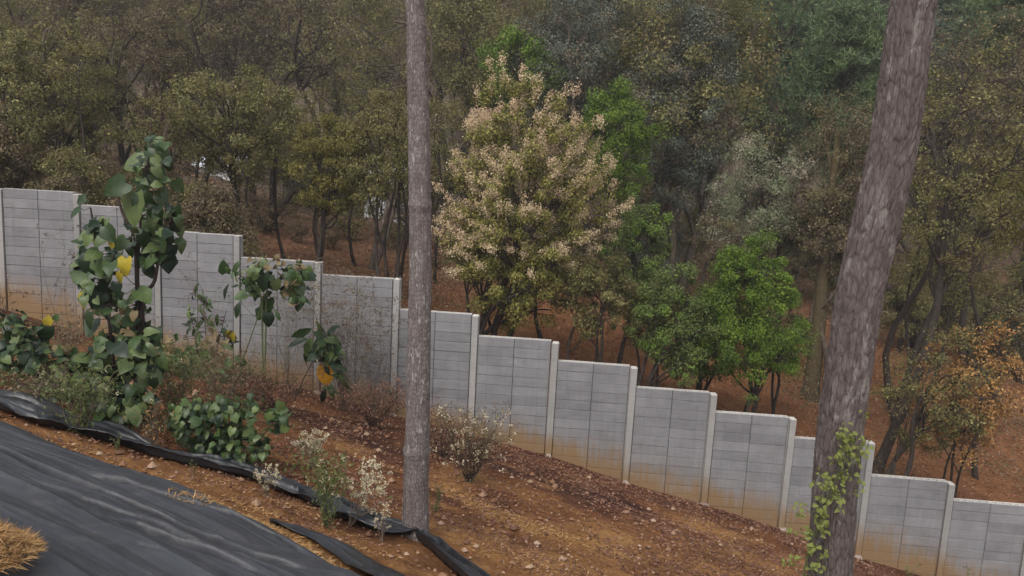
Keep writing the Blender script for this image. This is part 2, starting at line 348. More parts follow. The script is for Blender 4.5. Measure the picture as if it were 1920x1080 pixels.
def panel_mesh(L, left, top, h=CH):
    mb = MB(); b = .010; gxp = .27 if left else L - .27
    xs = sorted([0, b, gxp - .010, gxp, gxp + .010, L - b, L]); zs = [0, b, h - b, h]
    v = [(x, (.016 if x in (0, L) or z in (0, h) else (.006 if x == gxp else 0)), z) for z in zs for x in xs]; nx = len(xs)
    f = [(j * nx + i, j * nx + i + 1, (j + 1) * nx + i + 1, (j + 1) * nx + i) for j in range(3) for i in range(nx - 1)]
    mb.add(v, f)
    y0, y1 = .016, TH
    mb.add([(0, y0, 0), (L, y0, 0), (L, y1, 0), (0, y1, 0), (0, y0, h), (L, y0, h), (L, y1, h), (0, y1, h)], [(0, 3, 2, 1), (1, 2, 6, 5), (2, 3, 7, 6), (3, 0, 4, 7)])
    if not top: mb.add([(0, y0, h), (L, y0, h), (L, y1, h), (0, y1, h)], [(0, 1, 2, 3)], 0)
    else:
        nc = 5; wl = .034; cw = (L - wl * (nc + 1)) / nc; cx = [0]
        for i in range(nc): cx += [cx[-1] + wl, cx[-1] + wl + cw]
        cx.append(L); ys = [y0, .042, TH - .034, TH]
        for i in range(len(cx) - 1):
            for j in range(3):
                x0, x1, a, c = cx[i], cx[i + 1], ys[j], ys[j + 1]
                if i % 2 == 1 and j == 1:
                    d = h - .17; mb.add([(x0, a, h), (x1, a, h), (x1, c, h), (x0, c, h), (x0, a, d), (x1, a, d), (x1, c, d), (x0, c, d)], [(0, 1, 5, 4), (1, 2, 6, 5), (2, 3, 7, 6), (3, 0, 4, 7), (4, 5, 6, 7)], 1)
                else: mb.add([(x0, a, h), (x1, a, h), (x1, c, h), (x0, c, h)], [(0, 1, 2, 3)], 1)
    return mb.mesh('panel', [MC, MT])
rng = np.random.default_rng(3)
wall = empty('concrete_wall', tuple(at_wall(960, 860)), 'long stepped wall of grey concrete panels and posts running down the slope', 'wall')
WL = np.array(wall.location)
post_px = [(-300, 268), (-152, 318), (-3, 352), (143, 362), (294, 392), (444, 440), (597, 490), (744, 521), (892, 590), (1041, 641), (1189, 688), (1339, 738), (1487, 784), (1635, 829), (1786, 906), (1938, 954), (2090, 1005), (2240, 1055)]
bay_top = [(-226, 263), (-78, 313), (70, 357), (220, 388), (372, 437), (520, 487), (670, 519), (818, 585), (966, 635), (1114, 682), (1264, 732), (1412, 778), (1560, 827), (1711, 899), (1861, 945), (2014, 995), (2165, 1045)]
ux = np.array([math.cos(YAW), -math.sin(YAW), 0]); uyv = np.array([math.sin(YAW), math.cos(YAW), 0])
post_w = .15
posts = [at_wall(*p) for p in post_px]
def wmat(p, rot=0.0):
    Mx = Matrix.Translation(Vector(tuple(np.asarray(p) - WL))) @ Matrix.Rotation(-YAW, 4, 'Z') @ Matrix.Rotation(rot, 4, 'Y'); return Mx
for k, p in enumerate(posts):
    zlow = float(zb(p[0])) - .6; H = p[2] - zlow - .04; mb = MB()
    wf = post_w if k != 13 else .15; x0 = -wf / 2
    # H section: front flange, web, back flange
    box(mb, (x0, -.03, 0), (-x0, .035, H)); box(mb, (x0 - .029, .055, 0), (-x0 + .019, TH - .02, H - .003)); box(mb, (-.045, .035, 0), (.045, .055, H - .003)); box(mb, (x0, TH - .02, 0), (-x0, TH + .03, H - .001))
    mb.add([(x0 - .002, -.032, H), (-x0 + .002, -.032, H), (-x0 + .002, TH + .032, H), (x0 - .002, TH + .032, H), (x0 + .01, -.022, H + .012), (-x0 - .01, -.022, H + .012), (-x0 - .01, TH + .02, H + .012), (x0 + .01, TH + .02, H + .012)], [(0, 1, 5, 4), (1, 2, 6, 5), (2, 3, 7, 6), (3, 0, 4, 7), (4, 5, 6, 7)], 1)
    o = inst('post', mb.mesh('post', [MP, MT]), wall, wmat((p[0], p[1], zlow), rng.normal(0, .004)))
    if 4 <= k <= 14:
        fm = MB(); a = np.linspace(0, 2 * math.pi, 11)[:-1]; rr = rng.uniform(.07, .15, 10); v = []
        for zz, s in ((-.25, 1.25), (.02, 1.0), (.07, .62)):
            v += [(math.cos(t) * r * s, math.sin(t) * r * s * .8 - .02, zz + rng.normal(0, .012)) for t, r in zip(a, rr)]
        ff = [(j * 10 + i, j * 10 + (i + 1) % 10, (j + 1) * 10 + (i + 1) % 10, (j + 1) * 10 + i) for j in range(2) for i in range(10)]
        fm.add(v, ff); fm.add(v[20:], [tuple(range(10))]); zf = float(g(np.array([p[0]]), np.array([p[1] - .05]))[0])
        inst('footing', fm.mesh('footing', MF), wall, wmat((p[0], p[1] - .05, zf)))
pm = {}
for k, (px, py) in enumerate(bay_top):
    a, b = posts[k], posts[k + 1]; top = at_wall(px, py)[2]
    span = (b[0] - a[0]) / math.cos(YAW); gl, gr = post_w / 2 + .020, post_w / 2 + .030; L = (span - gl - gr - .006) / 2
    for side in (0, 1):
        key = (round(L, 3), side)
        if key not in pm: pm[key] = (panel_mesh(L, side == 0, False), panel_mesh(L, side == 0, True))
        s0 = gl + side * (L + .006); p0 = np.array(a) + ux * s0 + uyv * .012
        zg = float(min(zb(p0[0]), zb(p0[0] + L))) - .08; z = top - CH + rng.normal(0, .004); c = 0
        while z + CH > zg:
            q = p0 + uyv * rng.normal(0, .0028); q[2] = z + rng.normal(0, .0015)
            inst('panel', pm[key][1 if c == 0 else 0], wall, wmat(q, rng.normal(0, .0012))); z -= CH + .0015; c += 1

# ------------------------------------------------------------------ large foreground pines with relief bark
def bark_relief(nu, nv, circ, length, cell, asp, seed, rng):
    """ridged plates: worley F2-F1 on a cylinder unrolled; returns height 0..1 (nv, nu)"""
    nc = max(4, int(round(circ / cell))); U = np.arange(nu) / nu * nc; V = np.linspace(0, length / (cell * asp), nv)
    U, V = np.meshgrid(U, V); wu = .7 * (fbm(V * 1.2 + 7, U * .35, seed + 3, 3) - .5); V = V + .8 * (fbm(U * .8, V * .5, seed + 5, 2) - .5); U2 = U + wu
    iu, iv = np.floor(U2), np.floor(V); f1 = np.full(U.shape, 9.0); f2 = f1.copy(); idh = np.zeros_like(f1)
    for du in (-1, 0, 1):
        for dv in (-1, 0, 1):
            cu, cv = iu + du, iv + dv; cm = np.mod(cu, nc)
            pu = cu + .15 + .7 * hash2(cm, cv, seed); pv = cv + .1 + .8 * hash2(cm, cv, seed + 1)
            d = np.hypot(U2 - pu, (V - pv)); idn = hash2(cm, cv, seed + 2)
            nf = d < f1; f2 = np.where(nf, f1, np.minimum(f2, d)); idh = np.where(nf, idn, idh); f1 = np.where(nf, d, f1)
    e = np.clip((f2 - f1) * 2.6, 0, 1) ** .6
    e = .80 * e + .20 * (1 - np.abs(2 * fbm(U * 1.1 + .8 * wu, V * .28, seed + 12, 3) - 1)) ** 2
    return e * (.62 + .38 * idh) + .12 * (fbm(U * 5, V * 5, seed + 9, 3) - .5)
def pine_bark(name, a, b, c, lich, lsc, lthr, lamt):
    m, n, p, out = newmat(name); at_ = N(n, 'ShaderNodeAttribute', attribute_name='plate'); tc = N(n, 'ShaderNodeTexCoord')
    mp = N(n, 'ShaderNodeMapping'); mp.inputs['Scale'].default_value = (1, 1, .35); n.links.new(tc.outputs['Object'], mp.inputs[0])
    n1 = noise(n, 14, 5, mp.outputs[0], .65); n2 = noise(n, lsc, 5, mp.outputs[0], .7); n3 = noise(n, 1.6, 3, tc.outputs['Object']); n5 = noise(n, 60, 4, tc.outputs['Object'], .7)
    f = math_(n, 'ADD', math_(n, 'MULTIPLY', n1, .6), math_(n, 'MULTIPLY', at_.outputs['Fac'], .4))
    col = ramp(n, f, [(.25, a), (.5, b), (.75, c)])
    lm = math_(n, 'MULTIPLY', mapr(n, math_(n, 'ADD', n2, math_(n, 'MULTIPLY', math_(n, 'SUBTRACT', n3, .5), .35)), lthr, lthr + .07), lamt)
    col = mix(n, lm, col, lich); n.links.new(col, p.inputs['Base Color']); p.inputs['Roughness'].default_value = .95; p.inputs['Specular IOR Level'].default_value = .15
    bump(n, p, math_(n, 'ADD', n1, n5), .7, .012); return m
def big_pine(spec, Yd, nu, cell, asp, depth, seed, mat, label, knots=()):
    spec = np.array(spec, float); pts = np.array([at(x, y, Yd) for x, y, w_ in spec]); rd_ = np.array([ray(x, y) for x, y, w_ in spec]); rad = spec[:, 2] / F_PX * (Yd / rd_[:, 1]) * .5 / np.sqrt(1 + ((spec[:, 0] - 960) / F_PX) ** 2) + depth * .3
    bx, by = pts[-1][0], pts[-1][1]; gz = float(g(np.array([bx]), np.array([by]))[0])
    root = empty('pine_tree', (bx, by, gz), label, 'tree')
    # extend down to the ground and up out of sight
    if pts[-1][2] > gz - .25:
        pts = np.vstack([pts, [pts[-1][0], pts[-1][1], gz - .3]]); rad = np.append(rad, rad[-1] * 1.12)
    up = pts[0] - pts[1]; up = up / np.linalg.norm(up); pts = np.vstack([pts[0] + up * 6.5 + np.array([0, 0, 1.5]), pts]); rad = np.insert(rad, 0, rad[0] * .62)
    zz = pts[::-1, 2]; zs0, zs1 = zz[0], zz[-1]; L = zs1 - zs0; nv = int(L / (L and .012)); zq = np.linspace(zs0, zs1, nv)
    cx = np.interp(zq, zz, pts[::-1, 0]); cy = np.interp(zq, zz, pts[::-1, 1]); rr = np.interp(zq, zz, rad[::-1])
    ker = np.ones(61) / 61
    for arr in (cx, cy, rr): arr[30:-30] = np.convolve(arr, ker, 'valid')
    H = bark_relief(nu, nv, 2 * math.pi * rr.mean(), L, cell, asp, seed, rng)
    if cell > .0265: H = .45 * H + .55 * bark_relief(nu, nv, 2 * math.pi * rr.mean(), L, cell * 2.1, asp * .8, seed + 100, rng) * (.75 + .5 * fbm(np.arange(nu)[None] / nu * 9 + 0 * H, np.linspace(0, L, nv)[:, None] * 3 + 0 * H, seed + 200, 3))
    H = np.clip(H, 0, 1.1); th = np.arange(nu) / nu * 2 * math.pi
    R = rr[:, None] * (1 + .05 * (fbm(np.cos(th)[None] * 1.2 + 5, zq[:, None] * .9 + np.sin(th)[None], seed + 30, 3) - .5)) - depth * (1 - H)
    for (kx, ky, kr, ka) in knots:
        kp = at(kx, ky, Yd); R = R + ka * np.exp(-((zq[:, None] - kp[2]) / kr) ** 2) * (.6 + .8 * vnoise(th[None] * 1.5 + 0 * zq[:, None], zq[:, None] * 6, seed + 50))
    v = np.stack([cx[:, None] + R * np.cos(th) - bx, cy[:, None] + R * np.sin(th) - by, zq[:, None] + 0 * R - gz], -1)
    i = np.arange(nv - 1)[:, None] * nu; j = np.arange(nu)[None]; k = (j + 1) % nu
    mb = MB(); mb.add(v.reshape(-1, 3), np.stack([i + j, i + k, i + nu + k, i + nu + j], -1).reshape(-1, 4), 0, True)
    o = mb.obj('trunk', mat, root); ca = o.data.attributes.new('plate', 'FLOAT', 'POINT'); ca.data.foreach_set('value', H.astype(np.float32).ravel())
    return root, np.array([cx[-1] - bx, cy[-1] - by, zs1 - gz]), (cx, cy, rr, zq)
B1 = pine_bark('bark_left_pine', (.045, .034, .032), (.118, .096, .090), (.19, .163, .153), (.36, .345, .32), 26, .575, .6)
B2 = pine_bark('bark_right_pine', (.028, .021, .019), (.085, .067, .062), (.145, .120, .112), (.26, .245, .228), 7, .57, .42)
pl_hit = gh(779, 1004)
pineL, topL, _ = big_pine([(774, -130, 32), (779, 0, 35), (783, 140, 40), (786, 270, 43), (788, 400, 42), (788, 540, 42), (785, 680, 45), (783, 800, 45), (782, 850, 49), (780, 880, 47), (779, 950, 49), (779, 1004, 53)], float(pl_hit[1]), 260, .026, 2.2, .007, 21, B1,
    'slender grey barked pine trunk standing where the black plastic edge ends', knots=[(783, 845, .06, .018), (786, 385, .05, .012)])
pineR, topR, tr = big_pine([(1735, -140, 90), (1712, 0, 91), (1695, 130, 94), (1677, 270, 95), (1648, 400, 95), (1613, 540, 92), (1592, 690, 90), (1575, 800, 90), (1563, 950, 86), (1556, 1080, 86), (1550, 1220, 92), (1548, 1330, 104)], 8.6, 420, .027, 5.0, .024, 41, B2,
    'thick furrowed brown pine trunk leaning right, with a leafy climber at its foot')

# ------------------------------------------------------------------ tree builder
def make_tree(seed, H, cr, cb, tr, ncl, nlf, ll, lw, clr=.5, lean=(0, 0), multi=1, shell=.45, ry=None, wob=.08, up=.5, needles=False, bare=0.0, flat=.75, taper_top=1.0, bark_sides=6):
    r = np.random.default_rng(seed); wood = MB(); crown = MB(); ry = ry or cr
    cz, rz = (H + cb) / 2, (H - cb) / 2; cc = np.array([lean[0], lean[1], cz])
    d = norm(r.normal(0, 1, (ncl, 3))); rad = r.uniform(shell ** 3, 1, ncl) ** (1 / 3); tz = d[:, 2]
    env = np.stack([np.full(ncl, cr), np.full(ncl, ry), np.full(ncl, rz)], -1)
    env = env * (1 + .38 * (vnoise(d[:, 0] * 2.1 + 9 + seed, d[:, 2] * 2.1 + d[:, 1] * 1.3, seed) - .5))[:, None]; cl = cc + d * rad[:, None] * (env - clr * .5); k_ = 1 - (1 - taper_top) * np.clip((cl[:, 2] - cb) / (H - cb), 0, 1); cl[:, :2] = cc[:2] + (cl[:, :2] - cc[:2]) * k_[:, None]
    trunks = []
    for t in range(multi):
        a = r.uniform(0, 6.28); b0 = np.array([math.cos(a), math.sin(a), 0]) * tr * 1.6 * (multi > 1)
        fork = cc + np.array([math.cos(a) * cr * .35 * (multi > 1), math.sin(a) * ry * .35 * (multi > 1), rz * (.35 if multi == 1 else r.uniform(-.4, .3))])
        pts = curve(b0 + (0, 0, -.3), fork, 12, wob, r); pts[0, :2] = b0[:2]; rd = np.linspace(tr, tr * .38, 12); rd[0] *= 1.35
        tube(wood, pts, rd, bark_sides + 2); trunks.append((pts, rd))
    nl = max(4, ncl // 9); seeds = cl[r.choice(ncl, nl, replace=False)]; asg = np.argmin(((cl[:, None] - seeds[None]) ** 2).sum(-1), 1)
    for s in range(nl):
        mem = cl[asg == s]
        if not len(mem): continue
        cen = mem.mean(0); tp, trd = trunks[r.integers(len(trunks))]
        ti = int(np.clip(np.searchsorted(tp[:, 2], cen[2] - rz * r.uniform(.35, .8) - .3), 3, 11)); p0 = tp[ti]
        lp = curve(p0, cen, 8, wob * 1.3, r, .06); lr = np.linspace(trd[ti] * .62, trd[ti] * .25, 8); tube(wood, lp, lr, 5)
        for q in mem:
            bi = r.integers(3, 8); bp = curve(lp[bi], q, 5, wob * 1.5, r, .05); br = np.linspace(max(lr[bi] * .55, .010), .006, 5); tube(wood, bp, br, 4)
            for _ in range(3 if not needles else 1):
                e = q + r.normal(0, clr * .55, 3); tube(wood, curve(bp[3], e, 3, .1, r), [.008, .006, .003], 3)
    keep = r.uniform(0, 1, ncl) >= bare; cl = cl[keep]; ncl = len(cl)
    if needles:
        nt = nlf // 14; N_ = ncl * nt; base = np.repeat(cl, nt, 0) + r.normal(0, clr * .5, (N_, 3)) * (1, 1, flat * .6)
        dd = np.repeat(base, 14, 0); dirs = norm(r.normal(0, 1, (N_ * 14, 3)) + np.array([0, 0, .55])); L = r.uniform(.7, 1.2, N_ * 14) * ll
        leaves(crown, dd + dirs * L[:, None] * .5, dirs, r.normal(0, 1, dirs.shape), L, np.full(len(L), lw))
    else:
        N_ = ncl * nlf; dir_ = norm(r.normal(0, 1, (N_, 3))); sz = np.repeat(np.clip(r.lognormal(-.18, .35, ncl), .4, 1.5), nlf)
        rr = clr * sz * r.uniform(.12, 1, N_) ** .5; c = np.repeat(cl, nlf, 0) + dir_ * rr[:, None] * (1, 1, flat)
        # break clumps into sprays
        c += r.normal(0, clr * .10, (N_, 3)); out = norm(c - np.repeat(cl, nlf, 0) + np.repeat(norm(cl - cc), nlf, 0) * .4 * clr)
        nrm = out * .8 + np.array([0, 0, up]) + r.normal(0, .55, (N_, 3)); ax = np.cross(nrm, r.normal(0, 1, (N_, 3))) + np.array([0, 0, -.25])
        s = r.uniform(.6, 1.3, N_); leaves(crown, c, ax, nrm, ll * s, lw * s, cup=.12)
    return wood.mesh('trunk', M['bark_dark']), crown.mesh('crown', M['oak_olive']), cl, cc
def reslot(me, mat):
    m2 = me; m2.materials.clear(); m2.materials.append(mat); return m2
def put_tree(geo, px, Yd, label, mats, name='oak_tree', sc_=1.0, rot=0.0, group=None, dz=-.05, xyz=None, zs=1.0, cat='tree'):
    wm, cm = geo[0], geo[1]; p = at(px, 400, Yd); x = p[0] if xyz is None else xyz[0]; y = Yd if xyz is None else xyz[1]
    z = float(g(np.array([x]), np.array([y]))[0]) + dz; root = empty(name, (x, y, z), label, cat, group)
    root.rotation_euler = (0, 0, rot); root.scale = (sc_, sc_, sc_ * zs)
    for nm, me, mt in (('trunk', wm, mats[0]), ('crown', cm, mats[1])):
        o = inst(nm, me, root); o.material_slots[0].link = 'OBJECT'; o.material_slots[0].material = M[mt]
    return root
def dims(px, Yd, top_py, bot_py=None):
    x = at(px, 400, Yd)[0]; z0 = float(g(np.array([x]), np.array([Yd]))[0]); zt = at(px, top_py, Yd)[2]
    return zt - z0, (at(px, bot_py, Yd)[2] - z0 if bot_py is not None else None)

def zone(px):
    for a, b in ((150, 'over the left end of the wall'), (420, 'over the second wall bay'), (780, 'left of the slender pine'), (1000, 'right behind the slender pine'), (1320, 'right of the blossom tree'), (1560, 'left of the thick leaning pine'), (1740, 'behind the thick leaning pine'), (9999, 'near the right edge')):
        if px < a: return b
BD, BM_, BO = 'bark_dark', 'bark_mid', 'bark_moss'
# (px, depth, top, crown bottom, half width px, leaf material, bark, clumps, leaves, leaf len, label, kind, options)
def feature(seed, px, Yd, top, bot, hw, mats, ncl, nlf, ll, label, name='oak_tree', base_px=None, lw=None, **k):
    bx = base_px if base_px is not None else px; H, cb = dims(bx, Yd, top, bot); cr = hw / F_PX * Yd
    lean = ((px - bx) / F_PX * Yd + .0524 * 0, 0); geo = make_tree(seed, H, cr, max(cb, .4), k.pop('tr', .10), ncl, nlf, ll, lw or ll * .5, lean=lean, **k)
    return put_tree(geo, bx, Yd, label, mats, name), geo

# the tan flowering tree
fl, geo = feature(101, 978, 27, 150, 650, 186, (BD, 'flower_leaf'), 270, 190, .105, 'broad rounded tree covered in tan pink blossom beside the slender pine', 'flowering_tree', base_px=925, multi=3, clr=.42, shell=.35, tr=.12, taper_top=.85, ry=2.8)
r = np.random.default_rng(5); cl, cc = geo[2], geo[3]
mbp = MB(); q = cl[(r.uniform(0, 1, len(cl)) < .95)]; q = np.vstack([q, q + r.normal(0, .3, q.shape)]); rel = norm(q - cc); q = q + rel * .26 + r.normal(0, .12, q.shape); q = q[(rel[:, 2] > -.55)]
n = 125; ax_ = norm(np.repeat(rel[(rel[:, 2] > -.55)] + (0, 0, .5) + r.normal(0, .35, q.shape), n, 0)); c = np.repeat(q, n, 0) + r.normal(0, .075, (len(q) * n, 3)) + ax_ * r.uniform(-.16, .22, (len(q) * n, 1)); leaves(mbp, c, r.normal(0, 1, c.shape), r.normal(0, 1, c.shape) + (0, -.5, .7), r.uniform(.035, .08, len(c)), r.uniform(.025, .05, len(c)))
tag(mbp.obj('blossom', M['blossom'], fl), kind='stuff')
feature(102, 1418, 26.5, 425, 712, 146, (BD, 'bright'), 170, 250, .085, 'vivid green rounded small tree just behind the wall beside the thick pine', 'green_tree', base_px=1445, multi=2, clr=.38, shell=.3, taper_top=.5, tr=.09)
feature(103, 1280, 26, 485, 700, 100, (BD, 'bright_dark'), 100, 190, .085, 'dull green bushy tree leaning over the wall left of the vivid green tree', 'green_tree', base_px=1212, multi=2, clr=.36, shell=.3, tr=.09)
feature(104, 1195, 31, 335, 610, 74, (BD, 'bright_dark'), 90, 210, .09, 'light green narrow tree touching the right side of the blossom tree', 'green_tree', base_px=1180, clr=.4, shell=.3)
feature(105, 1148, 38, 150, 385, 92, (BD, 'bright'), 90, 300, .11, 'bright green domed tree rising behind the shoulder of the blossom tree', 'green_tree', clr=.55, shell=.4, tr=.14)
feature(106, 955, 44, 30, 210, 84, (BD, 'bright'), 60, 230, .13, 'yellow green tree crown high above the top of the blossom tree', 'green_tree', clr=.65, shell=.4, tr=.16)
feature(107, 1420, 36, 240, 500, 112, (BD, 'pale_green'), 120, 230, .10, 'pale grey green tree with whitish flowering top above the vivid green tree', 'flowering_tree', clr=.55, shell=.4, tr=.14, taper_top=.9)
feature(108, 1265, 42, -70, 420, 108, (BM_, 'oak_grey'), 170, 240, .12, 'tall dark grey green oak rising behind the bright domed tree', multi=2, clr=.7, tr=.24, shell=.25)
feature(109, 1090, 50, -120, 260, 120, (BM_, 'oak_grey'), 150, 240, .15, 'tall dark grey oak between the two bright green crowns', clr=.9, tr=.26, shell=.25)
feature(110, 630, 30, 175, 420, 100, (BD, 'oak_gold'), 120, 170, .10, 'yellow green small oak with short dark trunk left of the slender pine', base_px=590, multi=2, clr=.45, shell=.3)
feature(111, 440, 31, 95, 360, 130, (BD, 'oak_olive'), 130, 150, .11, 'olive leaved spreading oak on a straight dark trunk above the stepped wall', base_px=425, clr=.55, shell=.3, tr=.13)
feature(112, 715, 28.5, 140, 400, 90, (BD, 'oak_olive'), 80, 130, .10, 'thin oak of many slim stems close to the left side of the slender pine', base_px=722, multi=5, clr=.45, shell=.3, tr=.085)
feature(113, 70, 30, 10, 345, 165, (BD, 'oak_olive'), 130, 170, .115, 'dense olive brown oak over the highest panels at the left end of the wall', base_px=95, multi=3, clr=.6, shell=.25, tr=.12)
feature(114, 240, 34, -60, 290, 120, (BD, 'oak_brown'), 90, 80, .11, 'dark forked oak with thin brown leaves behind the tall broad leaved plant', base_px=235, multi=2, clr=.6, shell=.2, tr=.17, bare=.25)
feature(115, 560, 40, -90, 200, 130, (BD, 'oak_brown'), 110, 70, .12, 'half bare twisted oak high above the yellow green oak', base_px=500, multi=2, clr=.7, shell=.2, tr=.2, bare=.35, wob=.14)
feature(116, 600, 33, 300, 400, 50, (BD, 'oak_grey'), 36, 200, .10, 'low dark green bushy tree among the pale gaps in the wood', 'dark_tree', clr=.4, shell=.3, tr=.09)
feature(117, 1580, 34, 320, 560, 95, (BM_, 'oak_brown'), 90, 190, .11, 'rusty brown leaved oak partly hidden by the thick leaning pine', clr=.5, shell=.3, tr=.14)
feature(118, 1800, 27, 60, 560, 140, (BD, 'oak_olive'), 140, 120, .10, 'big dark trunked oak leaning right with crooked bare limbs', base_px=1700, clr=.5, shell=.15, tr=.2, bare=.2, wob=.045, ry=2.6)
feature(119, 1868, 25, 590, 900, 115, (BD, 'orange_leaf'), 75, 90, .11, 'orange brown leaved shrub behind the lowest panels of the wall', 'autumn_shrub', multi=3, clr=.4, shell=.3, tr=.05)
feature(120, 1905, 30, 300, 470, 60, (BD, 'oak_gold'), 40, 170, .11, 'golden yellow small tree at the right edge above the orange shrub', 'autumn_tree', clr=.42, shell=.3)
feature(121, 1800, 24.5, 600, 880, 120, (BD, 'oak_olive'), 70, 100, .09, 'sparse olive shrub on dark crooked stems behind the orange shrub', 'olive_shrub', base_px=1705, multi=2, clr=.4, shell=.3, tr=.10)
feature(122, 1120, 26.5, 450, 635, 92, (BD, 'oak_olive'), 90, 170, .085, 'small olive tree on forked dark stems right under the blossom tree', base_px=1118, multi=3, clr=.33, shell=.3, tr=.075)
feature(151, 1335, 28, 530, 705, 88, (BD, 'bright_dark'), 90, 190, .085, 'dull green bushy tree filling the gap behind the vivid green tree', 'green_tree', multi=3, clr=.36, shell=.3, tr=.07)
feature(152, 1500, 29, 545, 715, 62, (BD, 'bright_dark'), 60, 190, .085, 'dull green low tree between the vivid green tree and the thick pine', 'green_tree', multi=2, clr=.36, shell=.3, tr=.07)
feature(153, 1235, 27.5, 520, 660, 60, (BD, 'oak_olive'), 60, 180, .085, 'olive low tree on slanting stems below the light green narrow tree', 'olive_tree', multi=3, clr=.34, shell=.3, tr=.06)
feature(123, 1445, 24, 735, 765, 16, (BD, 'bright_dark'), 6, 60, .05, 'tiny green sapling just behind a wall top in the red earth', 'sapling', clr=.12, tr=.03)
feature(124, 1310, 25, 690, 725, 28, (BD, 'bright_dark'), 10, 90, .06, 'little green sapling behind the wall left of the vivid green tree', 'sapling', clr=.16, tr=.04)
feature(141, 150, 32, -60, 260, 130, (BM_, 'oak_brown'), 90, 60, .09, 'nearly leafless grey twigged tree in the upper left of the wood', 'bare_tree', multi=3, clr=.5, shell=.1, tr=.13, bare=.6, wob=.15)
feature(142, 400, 35, -80, 200, 120, (BD, 'oak_brown'), 90, 60, .09, 'leafless crooked tree rising over the olive oak', 'bare_tree', multi=2, clr=.5, shell=.1, tr=.15, bare=.6, wob=.15)
feature(143, 690, 36, -60, 200, 120, (BM_, 'oak_olive'), 90, 70, .09, 'thinly leaved grey tree crossing behind the upper slender pine', 'bare_tree', multi=2, clr=.5, shell=.1, tr=.14, bare=.5, wob=.15)
feature(144, 1740, 33, 0, 400, 110, (BD, 'oak_brown'), 80, 70, .09, 'leafless crooked limbed tree just right of the thick leaning pine', 'bare_tree', multi=2, clr=.5, shell=.1, tr=.15, bare=.6, wob=.16)
feature(125, 330, 37, -80, 240, 105, (BM_, 'oak_brown'), 90, 110, .12, 'straight dark trunked brown oak above the olive oak', clr=.7, shell=.25, tr=.2, bare=.2)
feature(126, 1556, 34, 120, 480, 85, (BO, 'oak_brown'), 70, 130, .11, 'brown thick trunked oak close behind the leaning pine', clr=.6, shell=.3, tr=.36, wob=.01)
feature(127, 1880, 38, -40, 330, 100, (BD, 'oak_brown'), 90, 120, .12, 'russet oak rising behind the golden tree', clr=.6, shell=.25, tr=.2, bare=.15)
for (seed, px, Yd, top, bot, hw, lab) in ((131, 1440, 54, -150, 260, 125, 'soft needled blue green pine above the pale flowering tree'), (132, 1590, 58, -160, 330, 120, 'soft needled green pine crossed by the thick leaning trunk'), (133, 1850, 48, -100, 120, 85, 'green pine crown in the top right corner of the wood'), (134, 1350, 62, -160, 240, 100, 'dark green pine next to the tall grey green oak')):
    feature(seed, px, Yd, top, bot, hw, (BM_, 'pine'), 130, 168, .34, lab, 'pine_tree', needles=True, clr=.95, shell=.2, tr=.22, lw=.035, taper_top=.6)

# wood behind: shared meshes, each tree its own object
rg = np.random.default_rng(77)
lib = [(make_tree(201, 14, 3.6, 4.5, .19, 120, 270, .11, .062, clr=.85, shell=.2), 'oak_brown', 'tall brown leaved tree in the dense wood behind the wall'),
       (make_tree(202, 15, 3.4, 4.0, .20, 120, 270, .11, .062, clr=.85, shell=.2, multi=2), 'oak_grey', 'tall dark grey green tree in the dense wood behind the wall'),
       (make_tree(203, 12, 3.2, 3.0, .16, 110, 270, .10, .056, clr=.8, shell=.2, multi=2), 'oak_olive', 'olive green tree in the dense wood behind the wall'),
       (make_tree(204, 17, 3.2, 6.0, .22, 120, 168, .40, .045, clr=1.0, shell=.2, needles=True, taper_top=.5), 'pine', 'tall pine in the dense wood behind the wall'),
       (make_tree(205, 13, 3.4, 4.0, .18, 110, 45, .14, .08, clr=.85, shell=.15, multi=2, wob=.13), 'oak_brown', 'nearly bare twiggy tree in the dense wood behind the wall')]
rows = [(48, 10, (12, 20)), (57, 12, (10, 24)), (67, 15, (0, 0)), (78, 16, (0, 0))]
for ri, (Yd, cnt, _) in enumerate(rows):
    for i in range(cnt):
        px = -150 + (2220) * (i + .5) / cnt + rg.uniform(-55, 55); d = Yd + rg.uniform(-4, 4)
        if px < 900: k = rg.choice([0, 0, 2, 4, 4, 2])
        elif px < 1300: k = rg.choice([1, 1, 0, 2])
        elif px < 1750: k = rg.choice([3, 3, 1, 0])
        else: k = rg.choice([0, 3, 2, 4])
        if ri == 0 and 280 < px < 900: d += 7
        geo, mt, lab = lib[k]; H = [14, 15, 12, 17, 13][k]
        x = at(px, 400, d)[0]; zt = at(px, rg.uniform(-190, -40), d)[2]; z0 = float(g(np.array([x]), np.array([d]))[0]); s = np.clip((zt - z0) / H, .55, 1.7)
        put_tree(geo, px, d, lab.replace('in the dense wood behind the wall', ('nearer in the wood ' if ri < 2 else 'deep in the wood ') + zone(px)), (BM_ if k != 4 else BD, mt), 'pine_tree' if k == 3 else 'oak_tree', s, rg.uniform(0, 6.28), group={0: 'brown trees of the far wood', 1: 'dark trees of the far wood', 2: 'olive trees of the far wood', 3: 'pines of the far wood', 4: 'bare trees of the far wood'}[k])
